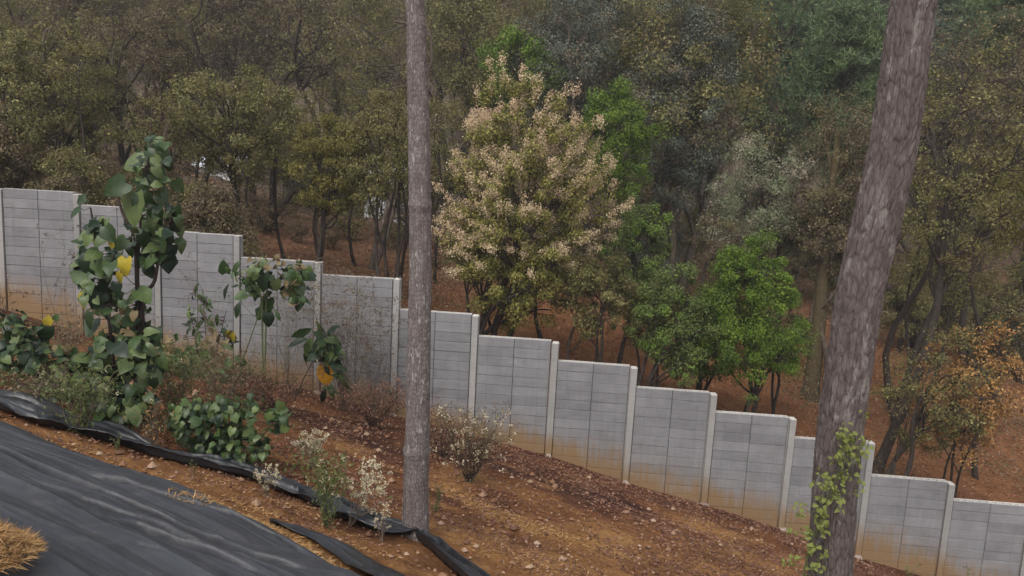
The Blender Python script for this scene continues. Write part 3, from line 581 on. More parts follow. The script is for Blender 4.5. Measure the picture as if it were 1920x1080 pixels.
# slender trunks in the middle distance
sl = [make_tree(211 + i, 9, 1.7, 5.0, .085, 30, 110, .10, .05, clr=.5, shell=.2, wob=.07) for i in range(2)]
for i, (px, d) in enumerate([(30, 37), (160, 29), (205, 40), (290, 28.5), (365, 41), (480, 38), (540, 34), (670, 36), (755, 33), (820, 37), (1040, 31), (1340, 33), (1490, 36), (1640, 29), (1745, 35), (1830, 33)]):
    put_tree(sl[i % 2], px, d, 'slim dark stemmed young oak ' + ('farther back ' if d > 34 else 'standing near the wall ') + zone(px), (BD, 'oak_olive' if px < 900 or px > 1700 else 'oak_brown'), 'young_oak', rg.uniform(.75, 1.15), rg.uniform(0, 6.28), group='slim young oaks behind the wall')
sh = [make_tree(221 + i, 1.5, .9, .15, .025, 26, 90, .07, .035, clr=.26, shell=.2, multi=3) for i in range(2)]
for i, (px, py, mt) in enumerate([(440, 450, 'dry_shrub'), (500, 440, 'dry_shrub'), (560, 455, 'dry_shrub'), (620, 465, 'dry_shrub'), (470, 400, 'dry_shrub'), (660, 450, 'oak_olive'), (540, 405, 'oak_olive'), (820, 505, 'dry_shrub'), (860, 520, 'oak_olive'), (390, 400, 'bright_dark'), (740, 470, 'oak_olive'), (1500, 640, 'dry_shrub'), (1420, 650, 'oak_olive'), (1660, 560, 'dry_shrub'), (1850, 780, 'dry_shrub'), (1800, 830, 'dry_shrub'), (1080, 560, 'dry_shrub'), (200, 340, 'dry_shrub'), (60, 320, 'dry_shrub'), (130, 330, 'oak_olive'), (300, 380, 'dry_shrub')]):
    h = gh(px, py); put_tree(sh[i % 2], 0, 0, ('low dry brown shrub on the forest floor ' if mt == 'dry_shrub' else 'low green shrub on the forest floor ') + zone(px), (BD, mt), 'shrub', rg.uniform(.7, 1.3) * (h[1] / 34) ** .5, rg.uniform(0, 6.28), group='dry shrubs under the trees' if mt == 'dry_shrub' else 'green shrubs under the trees', xyz=(h[0], h[1]), cat='shrub')
tk = [make_tree(231 + i, 5.2, 1.9, .6, .06, 70, 150, .11, .055, clr=.5, shell=.2, multi=3, wob=.12) for i in range(3)]
for i in range(15):
    px = -60 + 34 * i + rg.uniform(-12, 12); dq = rg.uniform(24.5, 30); mt = ['oak_olive', 'dry_shrub', 'oak_brown'][i % 3]; pp = at(px, 400, dq)
    put_tree(tk[i % 3], 0, 0, 'sparse %s thicket close behind the wall %s' % ({'oak_olive': 'olive', 'oak_brown': 'brown', 'dry_shrub': 'dry leaved'}[mt], zone(px)), (BD, mt), 'thicket_tree', rg.uniform(.55, .85), rg.uniform(0, 6.28), group='thickets close behind the wall', xyz=(pp[0], dq))
for i in range(46):
    px = -120 + 2150 * (i + .5) / 46 + rg.uniform(-25, 25); wt = np.interp(px, [a for a, b in bay_top], [b for a, b in bay_top])
    lift_ = 85 if px < 800 else (150 if px < 1250 else 215)
    h = gh(px, wt - lift_ - rg.uniform(0, 70) + (25 if i % 3 == 0 and px < 700 else 0)); mt = rg.choice(['oak_olive', 'oak_brown', 'oak_olive', 'dry_shrub'] if px < 800 or px > 1650 else ['oak_grey', 'oak_brown', 'oak_olive'])
    put_tree(tk[i % 3], 0, 0, 'bushy low %s tree filling the understorey %s' % ({'oak_olive': 'olive', 'oak_brown': 'brown', 'oak_grey': 'grey green', 'dry_shrub': 'dry leaved'}[str(mt)], zone(px)), (BD, mt), 'understorey_tree', rg.uniform(.8, 1.25), rg.uniform(0, 6.28), group='bushy understorey trees', xyz=(h[0], h[1]))
mb = MB(); n = 4600; y = 25 + 38 * rg.uniform(0, 1, n); x = rg.uniform(-.8, .75, n) * y
keep = (fbm(x * .22, y * .22, 51, 3) > np.where(x < -1, .37, np.where(y > 34, .45, .60))) & (y > wall_y(x) + 4); x, y = x[keep], y[keep]; hh = rg.uniform(.15, 1.9, len(x)) * np.clip((y - 22) / 10, .3, 1.2)
per = 60; c = np.repeat(np.stack([x, y, g(x, y) + hh * .6], -1), per, 0) + rg.normal(0, 1, (len(x) * per, 3)) * np.repeat(np.stack([.35 + hh * .12, .35 + hh * .12, .12 + hh * .30], -1), per, 0)
s_l = rg.uniform(.05, .12, len(c)); leaves(mb, c, rg.normal(0, 1, c.shape), rg.normal(0, .7, c.shape) + (0, -.3, .9), s_l, s_l * .5)
tag(mb.obj('undergrowth', M['dry_shrub']), 'dry brown and olive undergrowth filling the forest floor behind the wall', 'undergrowth', kind='stuff')
# far hillside wood: one mass
mb = MB(); n = 3200; x = rg.uniform(-95, 95, n); y = rg.uniform(84, 128, n); z = g(x, y) + rg.uniform(1, 12, n)
per = 55; c = np.repeat(np.stack([x, y, z], -1), per, 0) + norm(rg.normal(0, 1, (n * per, 3))) * rg.uniform(.2, 1, (n * per, 1)) ** .5 * 1.9
leaves(mb, c, rg.normal(0, 1, c.shape), rg.normal(0, 1, c.shape) + (0, -.3, .6), rg.uniform(.3, .7, len(c)), rg.uniform(.2, .4, len(c)))
tag(mb.obj('forest', M['oak_brown']), 'far wooded hillside closing off the view behind all the trees', 'forest', kind='stuff')

# pale building glimpsed between the trunks
def hut(px, py, d, wd, ht, label):
    p = at(px, py, d); z0 = float(g(np.array([p[0]]), np.array([d]))[0]); root = empty('white_building', (p[0], d, z0), label, 'building'); m, n_, pr, _ = newmat('white_paint'); pr.inputs['Base Color'].default_value = (.78, .78, .80, 1)
    H = p[2] - z0; mb = MB(); box(mb, (-wd / 2, 0, -1), (wd / 2, 4, H)); mb.obj('wall', m, root)
    mr, n2, pr2, _ = newmat('zinc_roof'); pr2.inputs['Base Color'].default_value = (.55, .56, .6, 1); mb = MB(); x0, x1 = -wd / 2 - .3, wd / 2 + .3
    mb.add([(x0, -.4, H - .1), (x1, -.4, H - .1), (x1, 2, H + .55), (x0, 2, H + .55), (x0, 4.4, H - .1), (x1, 4.4, H - .1), (x0, -.4, H), (x1, -.4, H), (x1, 2, H + .65), (x0, 2, H + .65), (x0, 4.4, H), (x1, 4.4, H)], [(0, 3, 2, 1), (3, 4, 5, 2), (6, 7, 8, 9), (9, 8, 11, 10), (0, 1, 7, 6), (5, 4, 10, 11), (0, 6, 9, 3), (3, 9, 10, 4), (1, 2, 8, 7), (2, 5, 11, 8)]); mb.obj('roof', mr, root)
    mb = MB(); mw, _, pw, _ = newmat('dark_glass'); pw.inputs['Base Color'].default_value = (.05, .05, .06, 1); pw.inputs['Roughness'].default_value = .2
    for i in range(int(wd // 2.2)):
        mb = MB(); box(mb, (-wd / 2 + .6 + i * 2.2, -.03, H - 1.5), (-wd / 2 + 1.5 + i * 2.2, .02, H - .6)); mb.obj('window', mw, root)
hut(402, 312, 50, 2.2, 2, 'small white building glimpsed between trunks above the stepped wall left of the slender pine')
hut(724, 324, 50, 2.6, 2, 'long white building glimpsed through the trunks just left of the slender pine')

# ------------------------------------------------------------------ litter
def scatter_ground(mb, x, y, l, wd, rngx, lift=.012, tilt=.45, mi=0):
    z = g(x, y) + lift + rngx.uniform(0, .02, len(x)); c = np.stack([x, y, z], -1); nr = np.stack([rngx.normal(0, tilt, len(x)), rngx.normal(0, tilt, len(x)), np.ones(len(x))], -1)
    leaves(mb, c, np.cross(nr, rngx.normal(0, 1, (len(x), 3))), nr, l, wd, mi, cup=.25)
mb = MB(); n = 130000; x = rg.uniform(-12.5, 13.5, n); y = rg.uniform(7, 20.4, n); dens = fbm(x * .9, y * .9, 31, 3)
nearw = sstep(4.5, .5, wall_y(x) - y); ok = (y < wall_y(x) - .03) & (y > y_edge(x) - 1.4) & (rg.uniform(0, 1, n) < np.clip((dens - .40) * 3.2 + .55 * nearw, .07, 1)); x, y = x[ok], y[ok]
l = rg.uniform(.03, .085, len(x)) * (1 - .3 * (y < 11)); scatter_ground(mb, x, y, l, l * rg.uniform(.35, .7, len(x)), rg)
tag(mb.obj('leaf_litter', M['litter']), 'dry brown leaves scattered over the red soil in front of the wall', 'dead leaves', kind='stuff')
mb = MB(); n = 45000; y = 20.6 + 30 * rg.uniform(0, 1, n) ** 1.3; x = rg.uniform(-.75, .75, n) * y; ok = y > wall_y(x) + .3; x, y = x[ok], y[ok]; l = rg.uniform(.06, .13, len(x)) * (y / 26); scatter_ground(mb, x, y, l, l * .55, rg)
tag(mb.obj('forest_litter', M['litter_back']), 'orange brown fallen leaves covering the forest floor behind the wall', 'dead leaves', kind='stuff')
# small clods and stones
mb = MB(); ico = np.array([(0, 0, 1), (.9, 0, .3), (.28, .85, .3), (-.72, .53, .3), (-.72, -.53, .3), (.28, -.85, .3), (0, 0, -.6)]); icf = [(0, 1, 2), (0, 2, 3), (0, 3, 4), (0, 4, 5), (0, 5, 1), (6, 2, 1), (6, 3, 2), (6, 4, 3), (6, 5, 4), (6, 1, 5)]
for _ in range(6000):
    xx = rg.uniform(-9, 10); yy = rg.uniform(8.2, 19.6)
    if yy > wall_y(xx) - .1: continue
    s = rg.uniform(.010, .034) * (1 + 1.3 * (rg.uniform() < .08)); R_ = np.array(Matrix.Rotation(rg.uniform(0, 6.28), 3, 'Z')); v = (ico * rg.uniform(.7, 1.3, (7, 1)) * s) @ R_.T; z = float(g(np.array([xx]), np.array([yy]))[0]); mb.add(v + (xx, yy, z + s * .2), icf, 0, False)
mcl, ncl_, pcl, _ = newmat('clod'); gcl = N(ncl_, 'ShaderNodeNewGeometry'); ncl_.links.new(ramp(ncl_, gcl.outputs['Random Per Island'], [(0, (.09, .04, .022)), (.7, (.20, .10, .05)), (1, (.32, .22, .15))]), pcl.inputs['Base Color'])
tag(mb.obj('soil_clods', mcl), 'small reddish clods and stones lying on the bare soil', 'stones', kind='stuff')

# ------------------------------------------------------------------ black plastic
def plasmat(name='black_plastic', lo=(.022, .023, .028), hi=(.042, .044, .052), r0=.42, r1=.60, dust=.38):
    m, n, p, out = newmat(name); geo = N(n, 'ShaderNodeNewGeometry'); P = geo.outputs['Position']
    n1 = noise(n, 1.1, 6, P, .6); n2 = noise(n, 30, 5, P, .7); n3 = noise(n, 5, 5, P, .65)
    c = ramp(n, n1, [(.3, lo), (.7, hi)]); c = mix(n, mapr(n, math_(n, 'ADD', math_(n, 'MULTIPLY', n2, .4), math_(n, 'MULTIPLY', n3, .6)), .50, .66, 0, dust), c, (.115, .10, .092))
    n.links.new(c, p.inputs['Base Color']); p.inputs['Specular IOR Level'].default_value = .38
    n.links.new(mapr(n, n3, .3, .7, r0, r1), p.inputs['Roughness']); bump(n, p, math_(n, 'ADD', n3, math_(n, 'MULTIPLY', n2, .3)), .25, .02); return m
MPL = plasmat()
s_ = np.linspace(0, 1, len(ee)); nu, nv = 440, 520; su = np.linspace(0, 1, nu)
exx, eyy = np.interp(su, s_, ee[:, 0]), np.interp(su, s_, ee[:, 1])
exx += .03 * (fbm(su * 30, 0 * su, 3, 3) - .5); eyy += .16 * (fbm(su * 22, 0 * su, 4, 3) - .5)
tv = np.linspace(0, 1, nv)[:, None] ** 1.8; SX = exx[None] + tv * -.6 + 0 * tv; SY = eyy[None] * (1 - tv) + 1.2 * tv
def fold_h(x, y):
    # long wrinkles fanning across the sheet, drawn out along one direction
    a = math.radians(-27); u = x * math.cos(a) + y * math.sin(a); v = -x * math.sin(a) + y * math.cos(a); v = v + .35 * (fbm(u * .35, v * .6, 40, 3) - .5)
    h = 0 * u
    for (k, s, lo, am) in ((1.0, 61, .07, .055), (2.3, 62, .12, .040), (5.0, 63, .16, .022), (11, 64, .2, .009)):
        n_ = fbm(u * lo * 2, v * k, s, 2); h = h + am * (1 - np.abs(2 * n_ - 1)) ** 2
    return h - .03 + .025 * (fbm(x * 2.2, y * 2.2, 66, 3) - .5)
fade = sstep(0, .06, tv); SZ = g_front(SX, SY) + .035 + .09 * sstep(0, .05, tv) + .16 * (fbm(SX * .9, SY * .9, 11, 3) - .5) * .5 + fold_h(SX, SY) * (.15 + .85 * fade)
# distinct long creases seen on the sheet
def crease(pts, wd, dep):
    global SZ
    P = [hit(a, b, g_front) for a, b in pts]; P = np.array(P); d = np.full(SX.shape, 1e9); sd = np.zeros(SX.shape)
    for a, b in zip(P[:-1], P[1:]):
        ab = b[:2] - a[:2]; L2 = ab @ ab; t = np.clip(((SX - a[0]) * ab[0] + (SY - a[1]) * ab[1]) / L2, 0, 1); dx, dy = SX - a[0] - t * ab[0], SY - a[1] - t * ab[1]; dd = np.hypot(dx, dy)
        sg = -np.sign(ab[0] * dy - ab[1] * dx); m_ = dd < d; d = np.where(m_, dd, d); sd = np.where(m_, sg * dd, sd)
    end = sstep(0, .5, np.hypot(SX - P[0][0], SY - P[0][1])) * sstep(0, .5, np.hypot(SX - P[-1][0], SY - P[-1][1]))
    prof = np.exp(-(np.clip(sd, 0, None) / (wd * .7)) ** 2) * np.exp(-(np.clip(-sd, 0, None) / (wd * 3.2)) ** 1.3)
    SZ = SZ + dep * .5 * prof * end - .10 * np.exp(-((sd - 1.3 * wd) / (wd * .55)) ** 2) * end
crease([(-60, 842), (0, 872), (100, 920), (200, 962), (330, 1012), (480, 1062), (600, 1100)], .045, .10)
crease([(130, 985), (260, 1018), (350, 1052), (430, 1085), (520, 1120)], .05, .085)
crease([(150, 905), (250, 935), (350, 965), (430, 990), (520, 1030), (600, 1072)], .05, .05)
crease([(190, 1050), (260, 1062), (330, 1085)], .04, .04)
crease([(60, 925), (160, 968), (260, 1005), (380, 1060)], .05, .05)
mb = MB(); i = (np.arange(nv - 1)[:, None] * nu + np.arange(nu - 1)[None]); V = np.stack([SX, SY, SZ], -1).reshape(-1, 3); Fq = np.stack([i, i + nu, i + nu + 1, i + 1], -1).reshape(-1, 4)
mb.add(V, Fq, 0, True); sheet = mb.obj('plastic_sheet', MPL); tag(sheet, 'large wrinkled black plastic sheet spread over the near bank', 'plastic sheet')
def sheet_z(x, y):
    d = (SX - x) ** 2 + (SY - y) ** 2; return SZ.ravel()[np.argmin(d)]
MPB = plasmat('bunched_plastic', (.008, .008, .010), (.022, .023, .027), .30, .46, .25)
def strip(pu, pl, name, label, amp, seed, nw=64, sub=30, lift=.03):
    A = np.array([hit(x, y, g_front) for x, y in pu]); B = np.array([hit(x, y, g_front) for x, y in pl]); m_ = (len(pu) - 1) * sub + 1
    t = np.linspace(0, 1, m_); ta = np.linspace(0, 1, len(pu)); A = np.stack([np.interp(t, ta, A[:, k]) for k in range(3)], -1); B = np.stack([np.interp(t, ta, B[:, k]) for k in range(3)], -1)
    wv = np.linspace(0, 1, nw)[:, None, None]; Pq = A[None] * (1 - wv) + B[None] * wv; L = np.cumsum(np.r_[0, np.linalg.norm(np.diff(A, axis=0), axis=1)])[None]; W = wv[..., 0]
    Pq[..., 1] += .05 * (fbm(L * 2.5 + 0 * W, W * 2 + 0 * L, seed, 3) - .5)
    h = g_front(Pq[..., 0], Pq[..., 1]) + .16 * (fbm(Pq[..., 0] * .9, Pq[..., 1] * .9, 11, 3) - .5) * .8 + lift
    wr = W * 5 + 1.0 * (fbm(L * .9, W * 2, seed + 1, 3) - .5) * 3
    wr = W * 3.6 + 2.2 * (fbm(L * .8, W * 1.5, seed + 1, 2) - .5); h = h + amp * np.abs(np.sin(wr * math.pi)) ** .7 * (.45 + .8 * vnoise(L * 1.2, W * 3, seed + 2)) + amp * .3 * (fbm(L * 6, W * 5, seed + 3, 3) - .5)
    h[0] -= .08; h[-2] += .02; h[-1] += .0
    Pq[..., 2] = h; mb = MB(); i = (np.arange(nw - 1)[:, None] * m_ + np.arange(m_ - 1)[None]); mb.add(Pq.reshape(-1, 3), np.stack([i, i + m_, i + m_ + 1, i + 1], -1).reshape(-1, 4), 0, True); o = mb.obj(name, MPB); tag(o, label, 'plastic sheet'); return o
strip(rib_up, rib_lo, 'plastic_strip', 'crumpled black plastic edge strip running down to the slender pine', .15, 90)
strip([(505, 985), (600, 1012), (660, 1035), (740, 1075), (820, 1130)], [(515, 994), (595, 1030), (640, 1060), (700, 1100), (760, 1150)], 'plastic_flap', 'small black plastic flap in the soil just above the large sheet', .07, 95, 18)

# ------------------------------------------------------------------ straw
def straw(spots, name, label, lmin, lmax, fn, pile=0.0):
    mb = MB(); C = []
    for (px, py, rx, n_) in spots:
        h = hit(px, py, g_front); C.append(np.stack([h[0] + rg.normal(0, rx, n_), h[1] + rg.normal(0, rx * .5, n_), np.zeros(n_)], -1))
    C = np.concatenate(C)
    for k in range(len(C)): C[k, 2] = fn(C[k, 0], C[k, 1]) + abs(rg.normal(0, .012)) + .015 + pile * rg.uniform(0, 1)
    d = rg.normal(0, 1, C.shape) * (1, 1, .28); L = rg.uniform(lmin, lmax, len(C)); leaves(mb, C, d, rg.normal(0, 1, C.shape) + (0, 0, 1.2), L, rg.uniform(.005, .014, len(C)))
    return tag(mb.obj(name, M['straw']), label, 'straw', kind='stuff')
gf = lambda x, y: float(g(np.array([x]), np.array([y]))[0])
straw([(350, 966, .12, 80), (400, 972, .12, 70), (450, 975, .15, 120), (500, 1000, .15, 120), (540, 1015, .15, 120), (590, 1045, .12, 120), (630, 1065, .1, 90), (490, 960, .2, 90), (430, 950, .2, 60)], 'straw', 'loose tan straw caught along the edge of the black sheet', .04, .16, lambda x, y: max(gf(x, y), sheet_z(x, y) if y < np.interp(x, exx, eyy) else -99))
straw([(20, 835, .2, 70), (60, 850, .2, 60), (120, 838, .2, 70), (220, 870, .2, 60), (330, 900, .25, 60), (420, 900, .25, 50), (540, 950, .25, 70), (620, 1000, .25, 60), (700, 1040, .25, 60)], 'straw_bits', 'scattered straw bits on the bare soil strip between the plastic', .03, .10, gf)
straw([(850, 925, .28, 260), (900, 950, .28, 300), (960, 975, .3, 300), (1030, 1000, .3, 280), (1100, 1015, .35, 200), (1380, 1010, .3, 220), (1000, 1055, .5, 240), (680, 840, .25, 120)], 'dry_grass', 'flattened yellow dry grass lying on the soil right of the slender pine', .04, .11, gf)
# orange straw heap on the sheet at the lower left corner
hc = hit(-62, 1092, g_front); mb = MB(); n_ = 3800; ra = rg.uniform(0, 1, n_) ** .5; an = rg.uniform(0, 6.28, n_); x = hc[0] + np.cos(an) * ra * .34; y = hc[1] + np.sin(an) * ra * .50; hz = np.array([sheet_z(a, b) for a, b in zip(x[::40], y[::40])]); z = np.full(n_, hz.mean()) + .22 * (1 - ra ** 2) * rg.uniform(.5, 1, n_) + (y - hc[1]) * -.2
for k in range(n_ // 40): z[k * 40:(k + 1) * 40] += 0
c = np.stack([x, y, z + .02], -1); leaves(mb, c, rg.normal(0, 1, c.shape) * (1, 1, .45), rg.normal(0, 1, c.shape) + (0, 0, 1), rg.uniform(.05, .17, n_), rg.uniform(.004, .010, n_)); tag(mb.obj('straw_heap', M['straw']), 'heap of orange straw on the black sheet in the lower left corner', 'straw', kind='stuff')

# ------------------------------------------------------------------ broad leaved plants
def leaf_mesh(name, mat, kind, bend, cup, seed):
    r_ = np.random.default_rng(seed); rows = 9; mb = MB(); v = []
    for i in range(rows):
        t = i / (rows - 1)
        if kind == 'heart': wdt = .50 * (math.sin(math.pi * min(1, t * .92 + .08) ** .72)) ** .8 * (1 - .12 * t) if t < 1 else 0.0
        else: wdt = .20 * math.sin(math.pi * (t * .94 + .03)) ** .9
        wdt *= 1 + r_.uniform(-.12, .12) + (.05 * math.sin(t * 9 + seed) if kind == 'heart' else 0); zc = -bend * t * t
        for j in (-1, -.5, 0, .5, 1):
            back = -.16 * abs(j) * max(0, 1 - t * 5) if kind == 'heart' else 0
            v.append((j * wdt, t + back, zc + cup * abs(j) * wdt * .6 + r_.normal(0, .012)))
    f = [(i * 5 + j, i * 5 + j + 1, (i + 1) * 5 + j + 1, (i + 1) * 5 + j) for i in range(rows - 1) for j in range(4)]
    mb.add(v, f, 0, True)
    return mb.mesh('leaf', mat)
LM = {}
for nm, mt, kd in (('big', 'big_leaf', 'heart'), ('fresh', 'leaf_fresh', 'heart'), ('long', 'leaf_fresh', 'lance'), ('yellow', 'leaf_yellow', 'heart'), ('orange', 'leaf_orange', 'heart'), ('dry', 'leaf_dry', 'lance'), ('darklong', 'big_leaf', 'lance'), ('drywide', 'leaf_dry', 'heart')):
    LM[nm] = [leaf_mesh(nm, M[mt], kd, b, c, i) for i, (b, c) in enumerate(((.15, .25), (.4, .35), (.6, -.2), (.25, .5), (.8, .3)))]
def put_leaf(root, kind, c, d, nr, size, anchor=None, stems=None, wide=1.0, rr=None):
    rr = rr or rg; d = norm(np.asarray(d, float)); s = norm(np.cross(d, nr)); n2 = np.cross(s, d); b = np.asarray(c) - d * size * .5; loc = b - np.array(root.location)
    Mx = Matrix(((s[0] * size * wide, d[0] * size, n2[0] * size, loc[0]), (s[1] * size * wide, d[1] * size, n2[1] * size, loc[1]), (s[2] * size * wide, d[2] * size, n2[2] * size, loc[2]), (0, 0, 0, 1)))
    inst('leaf', LM[kind][rr.integers(5)], root, Mx)
    if stems is not None and anchor is not None:
        tube(stems, curve(np.asarray(anchor) - np.array(root.location), loc, 5, .08, rr, -.05), [.008, .006, .005, .004, .004], 4)
def plant(name, label, stalks, leafspec, Yd, base, stem_mat='stem_dark', fills=(), dep=.35, sr=.028, cat='plant'):
    """stalks: list of pixel polylines; leafspec: (px,py,size px,angle deg,kind); fills: (polygon ellipse px,py,rx,ry,count,size,kinds)"""
    root = empty(name, tuple(base), label, cat); st = MB(); L0 = np.array(root.location); sp_ = []
    for s in stalks:
        P = np.array([at(a, b, Yd + (c if len(q_) > 2 else 0)) for q_ in s for (a, b, c) in [(q_ + (0,))[:3]]]); m_ = 18; t = np.linspace(0, 1, m_); tt = np.linspace(0, 1, len(P))
        P = np.stack([np.interp(t, tt, P[:, k]) for k in range(3)], -1); P[1:-1] = (P[:-2] + P[1:-1] * 2 + P[2:]) / 4; P[0] = (P[0][0], P[0][1], min(P[0][2], gf(P[0][0], P[0][1]) - .05)); sp_.append(P); tube(st, P - L0, np.linspace(sr, sr * .35, m_), 7)
    allp = np.concatenate(sp_); S = Yd / F_PX
    def near(c):
        cand = allp[allp[:, 2] < c[2] + .25]; cand = cand if len(cand) else allp; return cand[np.argmin(((cand - c) ** 2).sum(1))]
    specs = list(leafspec)
    for (cx, cy, rx, ry, cnt, sz, kinds) in fills:
        for _ in range(int(cnt * 2.3)):
            a = rg.uniform(0, 6.28); q_ = rg.uniform(0, 1) ** .5; specs.append((cx + math.cos(a) * q_ * rx, cy + math.sin(a) * q_ * ry, sz * .74 * rg.uniform(.7, 1.25), None, kinds[rg.integers(len(kinds))]))
    for (px, py, sz, ang, kd) in specs:
        c = at(px, py, Yd + rg.normal(0, dep)); a_ = near(c); side = c - a_
        if ang is None:
            d = norm(np.array([side[0] * 2 + rg.normal(0, .4), side[1] * 1.5 + rg.normal(0, .5), -.35 + rg.normal(0, .45)]))
        else: d = np.array([math.cos(math.radians(ang)), -.35 + rg.normal(0, .15), math.sin(math.radians(ang))])
        nr = np.array([rg.normal(0, .35), -.75 + rg.normal(0, .3), .65 + rg.normal(0, .25)])
        put_leaf(root, kd, c, d, nr, sz * S * .92, a_, st if sz > 13 and abs(side).sum() < .75 else None)
    st.obj('stem', M[stem_mat], root); return root
hb = gh(258, 800); Yp = float(hb[1])
B, Fr, Lg, Ye, Dr, DL = 'big', 'fresh', 'long', 'yellow', 'dry', 'darklong'
plant('broadleaf_plant', 'tall leafy green plant standing before the wall with huge drooping leaves', [[(262, 815), (254, 740), (253, 640), (257, 560), (261, 430), (272, 330), (285, 262)], [(225, 815), (215, 700), (205, 600), (190, 520), (178, 440), (170, 390)], [(262, 560), (290, 530), (300, 470), (320, 420)], [(258, 450), (230, 400), (215, 350)]],
  [(250, 395, 68, 262, B), (247, 302, 46, 190, B), (215, 352, 44, 215, B), (285, 262, 28, 60, Fr), (292, 300, 34, 290, Fr), (300, 325, 30, 320, Fr), (278, 340, 34, 250, B), (305, 372, 34, 310, Fr), (290, 400, 38, 280, Fr), (335, 350, 30, 300, B), (330, 400, 28, 280, Fr), (285, 430, 44, 300, B), (310, 440, 36, 320, B), (285, 480, 46, 255, B), (315, 495, 40, 280, B), (300, 460, 36, 300, Fr), (340, 460, 26, 300, B),
   (150, 375, 24, 200, Fr), (140, 400, 26, 230, Fr), (165, 420, 36, 215, B), (190, 425, 36, 250, Fr), (205, 440, 34, 300, B), (150, 455, 30, 190, B), (175, 450, 36, 240, Fr), (160, 500, 44, 265, B), (150, 525, 40, 262, B), (185, 500, 38, 280, Fr), (200, 520, 42, 275, B), (180, 560, 46, 265, B), (215, 560, 40, 280, Fr), (205, 590, 40, 260, B), (245, 560, 40, 200, B), (270, 555, 40, 330, Fr), (160, 600, 36, 250, B), (170, 615, 40, 255, B),
   (211, 456, 24, 260, Ye), (233, 500, 34, 268, Ye), (155, 562, 26, 260, Ye), (222, 520, 20, 250, Ye)],
  Yp, (hb[0], hb[1], hb[2]), fills=[(285, 310, 34, 55, 22, 28, [Fr, B]), (285, 430, 55, 75, 26, 34, [B, B, Fr]), (185, 500, 50, 90, 34, 36, [B, B, Fr]), (240, 580, 45, 30, 14, 30, [B, Fr]), (215, 690, 90, 55, 60, 38, [B, B, Fr]), (215, 760, 80, 34, 40, 38, [B, B, Fr]), (250, 630, 55, 30, 14, 34, [B, Fr]), (210, 610, 50, 40, 8, 26, [Dr, 'drywide'])], sr=.035)
h1 = gh(60, 735)
plant('broadleaf_shrub', 'low broad leaved shrub under the first panels at the left end of the wall', [[(70, 745), (60, 700), (50, 640), (45, 600)], [(40, 740), (25, 680), (10, 610)], [(100, 750), (120, 700), (115, 650)]],
  [(82, 628, 38, 250, B), (45, 625, 30, 200, Fr), (90, 600, 20, 80, 'yellow'), (105, 595, 18, 60, Fr)], float(h1[1]), (h1[0], h1[1], h1[2]), fills=[(40, 650, 60, 45, 40, 28, [B, Fr, B]), (110, 690, 55, 38, 30, 26, [B, Fr, 'drywide']), (20, 600, 30, 25, 14, 20, [Fr, DL]), (130, 750, 60, 26, 22, 22, [Fr, Fr, 'drywide'])], sr=.018)
h2 = gh(385, 700)
plant('leafy_stalk', 'thin bushy stalk with small curled leaves between the tall plant and the leaning stems', [[(388, 735), (392, 680), (385, 620), (380, 545)], [(390, 700), (370, 660), (360, 600)], [(392, 690), (410, 640), (425, 580)]],
  [(365, 540, 26, 230, DL), (378, 560, 26, 320, DL), (358, 600, 28, 210, DL), (372, 610, 26, 250, DL), (405, 600, 24, 260, Lg), (430, 635, 26, 255, Ye)], float(h2[1]), tuple(h2), fills=[(360, 720, 60, 45, 40, 24, [Fr, 'drywide', Lg]), (372, 590, 26, 45, 20, 22, [DL, DL, Lg]), (405, 640, 34, 40, 24, 24, [Lg, 'drywide', DL]), (370, 690, 50, 40, 34, 26, [Lg, 'drywide', Fr, DL]), (330, 660, 35, 40, 20, 22, [Fr, 'drywide']), (320, 730, 24, 40, 16, 24, ['drywide', Ye, Dr])], sr=.016)
h3 = gh(432, 742)
plant('leaning_stem', 'leaning green stem with a dark leafy tuft before the wall', [[(432, 745), (445, 700), (462, 655), (480, 605), (494, 560), (500, 500)], [(494, 560), (470, 530), (425, 500)], [(496, 545), (530, 520), (560, 510)]],
  [(490, 530, 40, 250, B), (478, 545, 34, 210, B), (500, 575, 34, 262, B), (488, 590, 30, 230, B), (503, 600, 28, 275, B), (440, 500, 34, 235, DL), (421, 545, 32, 240, DL), (445, 580, 36, 255, DL), (552, 545, 38, 265, B), (560, 570, 32, 250, B), (545, 520, 26, 300, Fr), (575, 515, 30, 350, Fr), (420, 500, 28, 100, Fr), (450, 555, 28, 200, Fr), (520, 590, 24, 300, DL), (562, 500, 24, 20, 'drywide')], float(h3[1]), tuple(h3), 'stem_green', fills=[(490, 525, 32, 30, 16, 28, [B, Fr, B]), (555, 530, 34, 38, 16, 24, [B, 'drywide', Fr]), (450, 520, 25, 35, 7, 20, [DL, Lg]), (515, 490, 55, 14, 16, 15, ['drywide', Dr, Lg]), (440, 700, 30, 30, 10, 20, [Lg, Fr])], sr=.020, dep=.2)
h4 = gh(551, 752)
plant('leaning_stem', 'dark leaning stem bearing drooping leaves and one orange yellow leaf', [[(551, 755), (562, 725), (580, 690), (597, 655), (608, 630)]],
  [(608, 706, 42, 268, 'orange'), (612, 668, 40, 265, Fr), (600, 640, 40, 200, B), (565, 625, 46, 205, Lg), (558, 640, 40, 195, DL), (572, 668, 34, 255, DL), (580, 655, 34, 235, Fr), (628, 650, 36, 300, Fr), (634, 690, 48, 280, DL), (640, 720, 44, 275, DL), (622, 735, 34, 275, DL), (607, 742, 34, 268, DL), (640, 660, 26, 330, Lg), (618, 615, 30, 60, B), (600, 615, 30, 130, DL)], float(h4[1]), tuple(h4), fills=[(605, 650, 30, 26, 14, 28, [Fr, B, DL]), (628, 700, 18, 40, 8, 30, [DL])], sr=.018, dep=.12)
h5 = gh(430, 868)
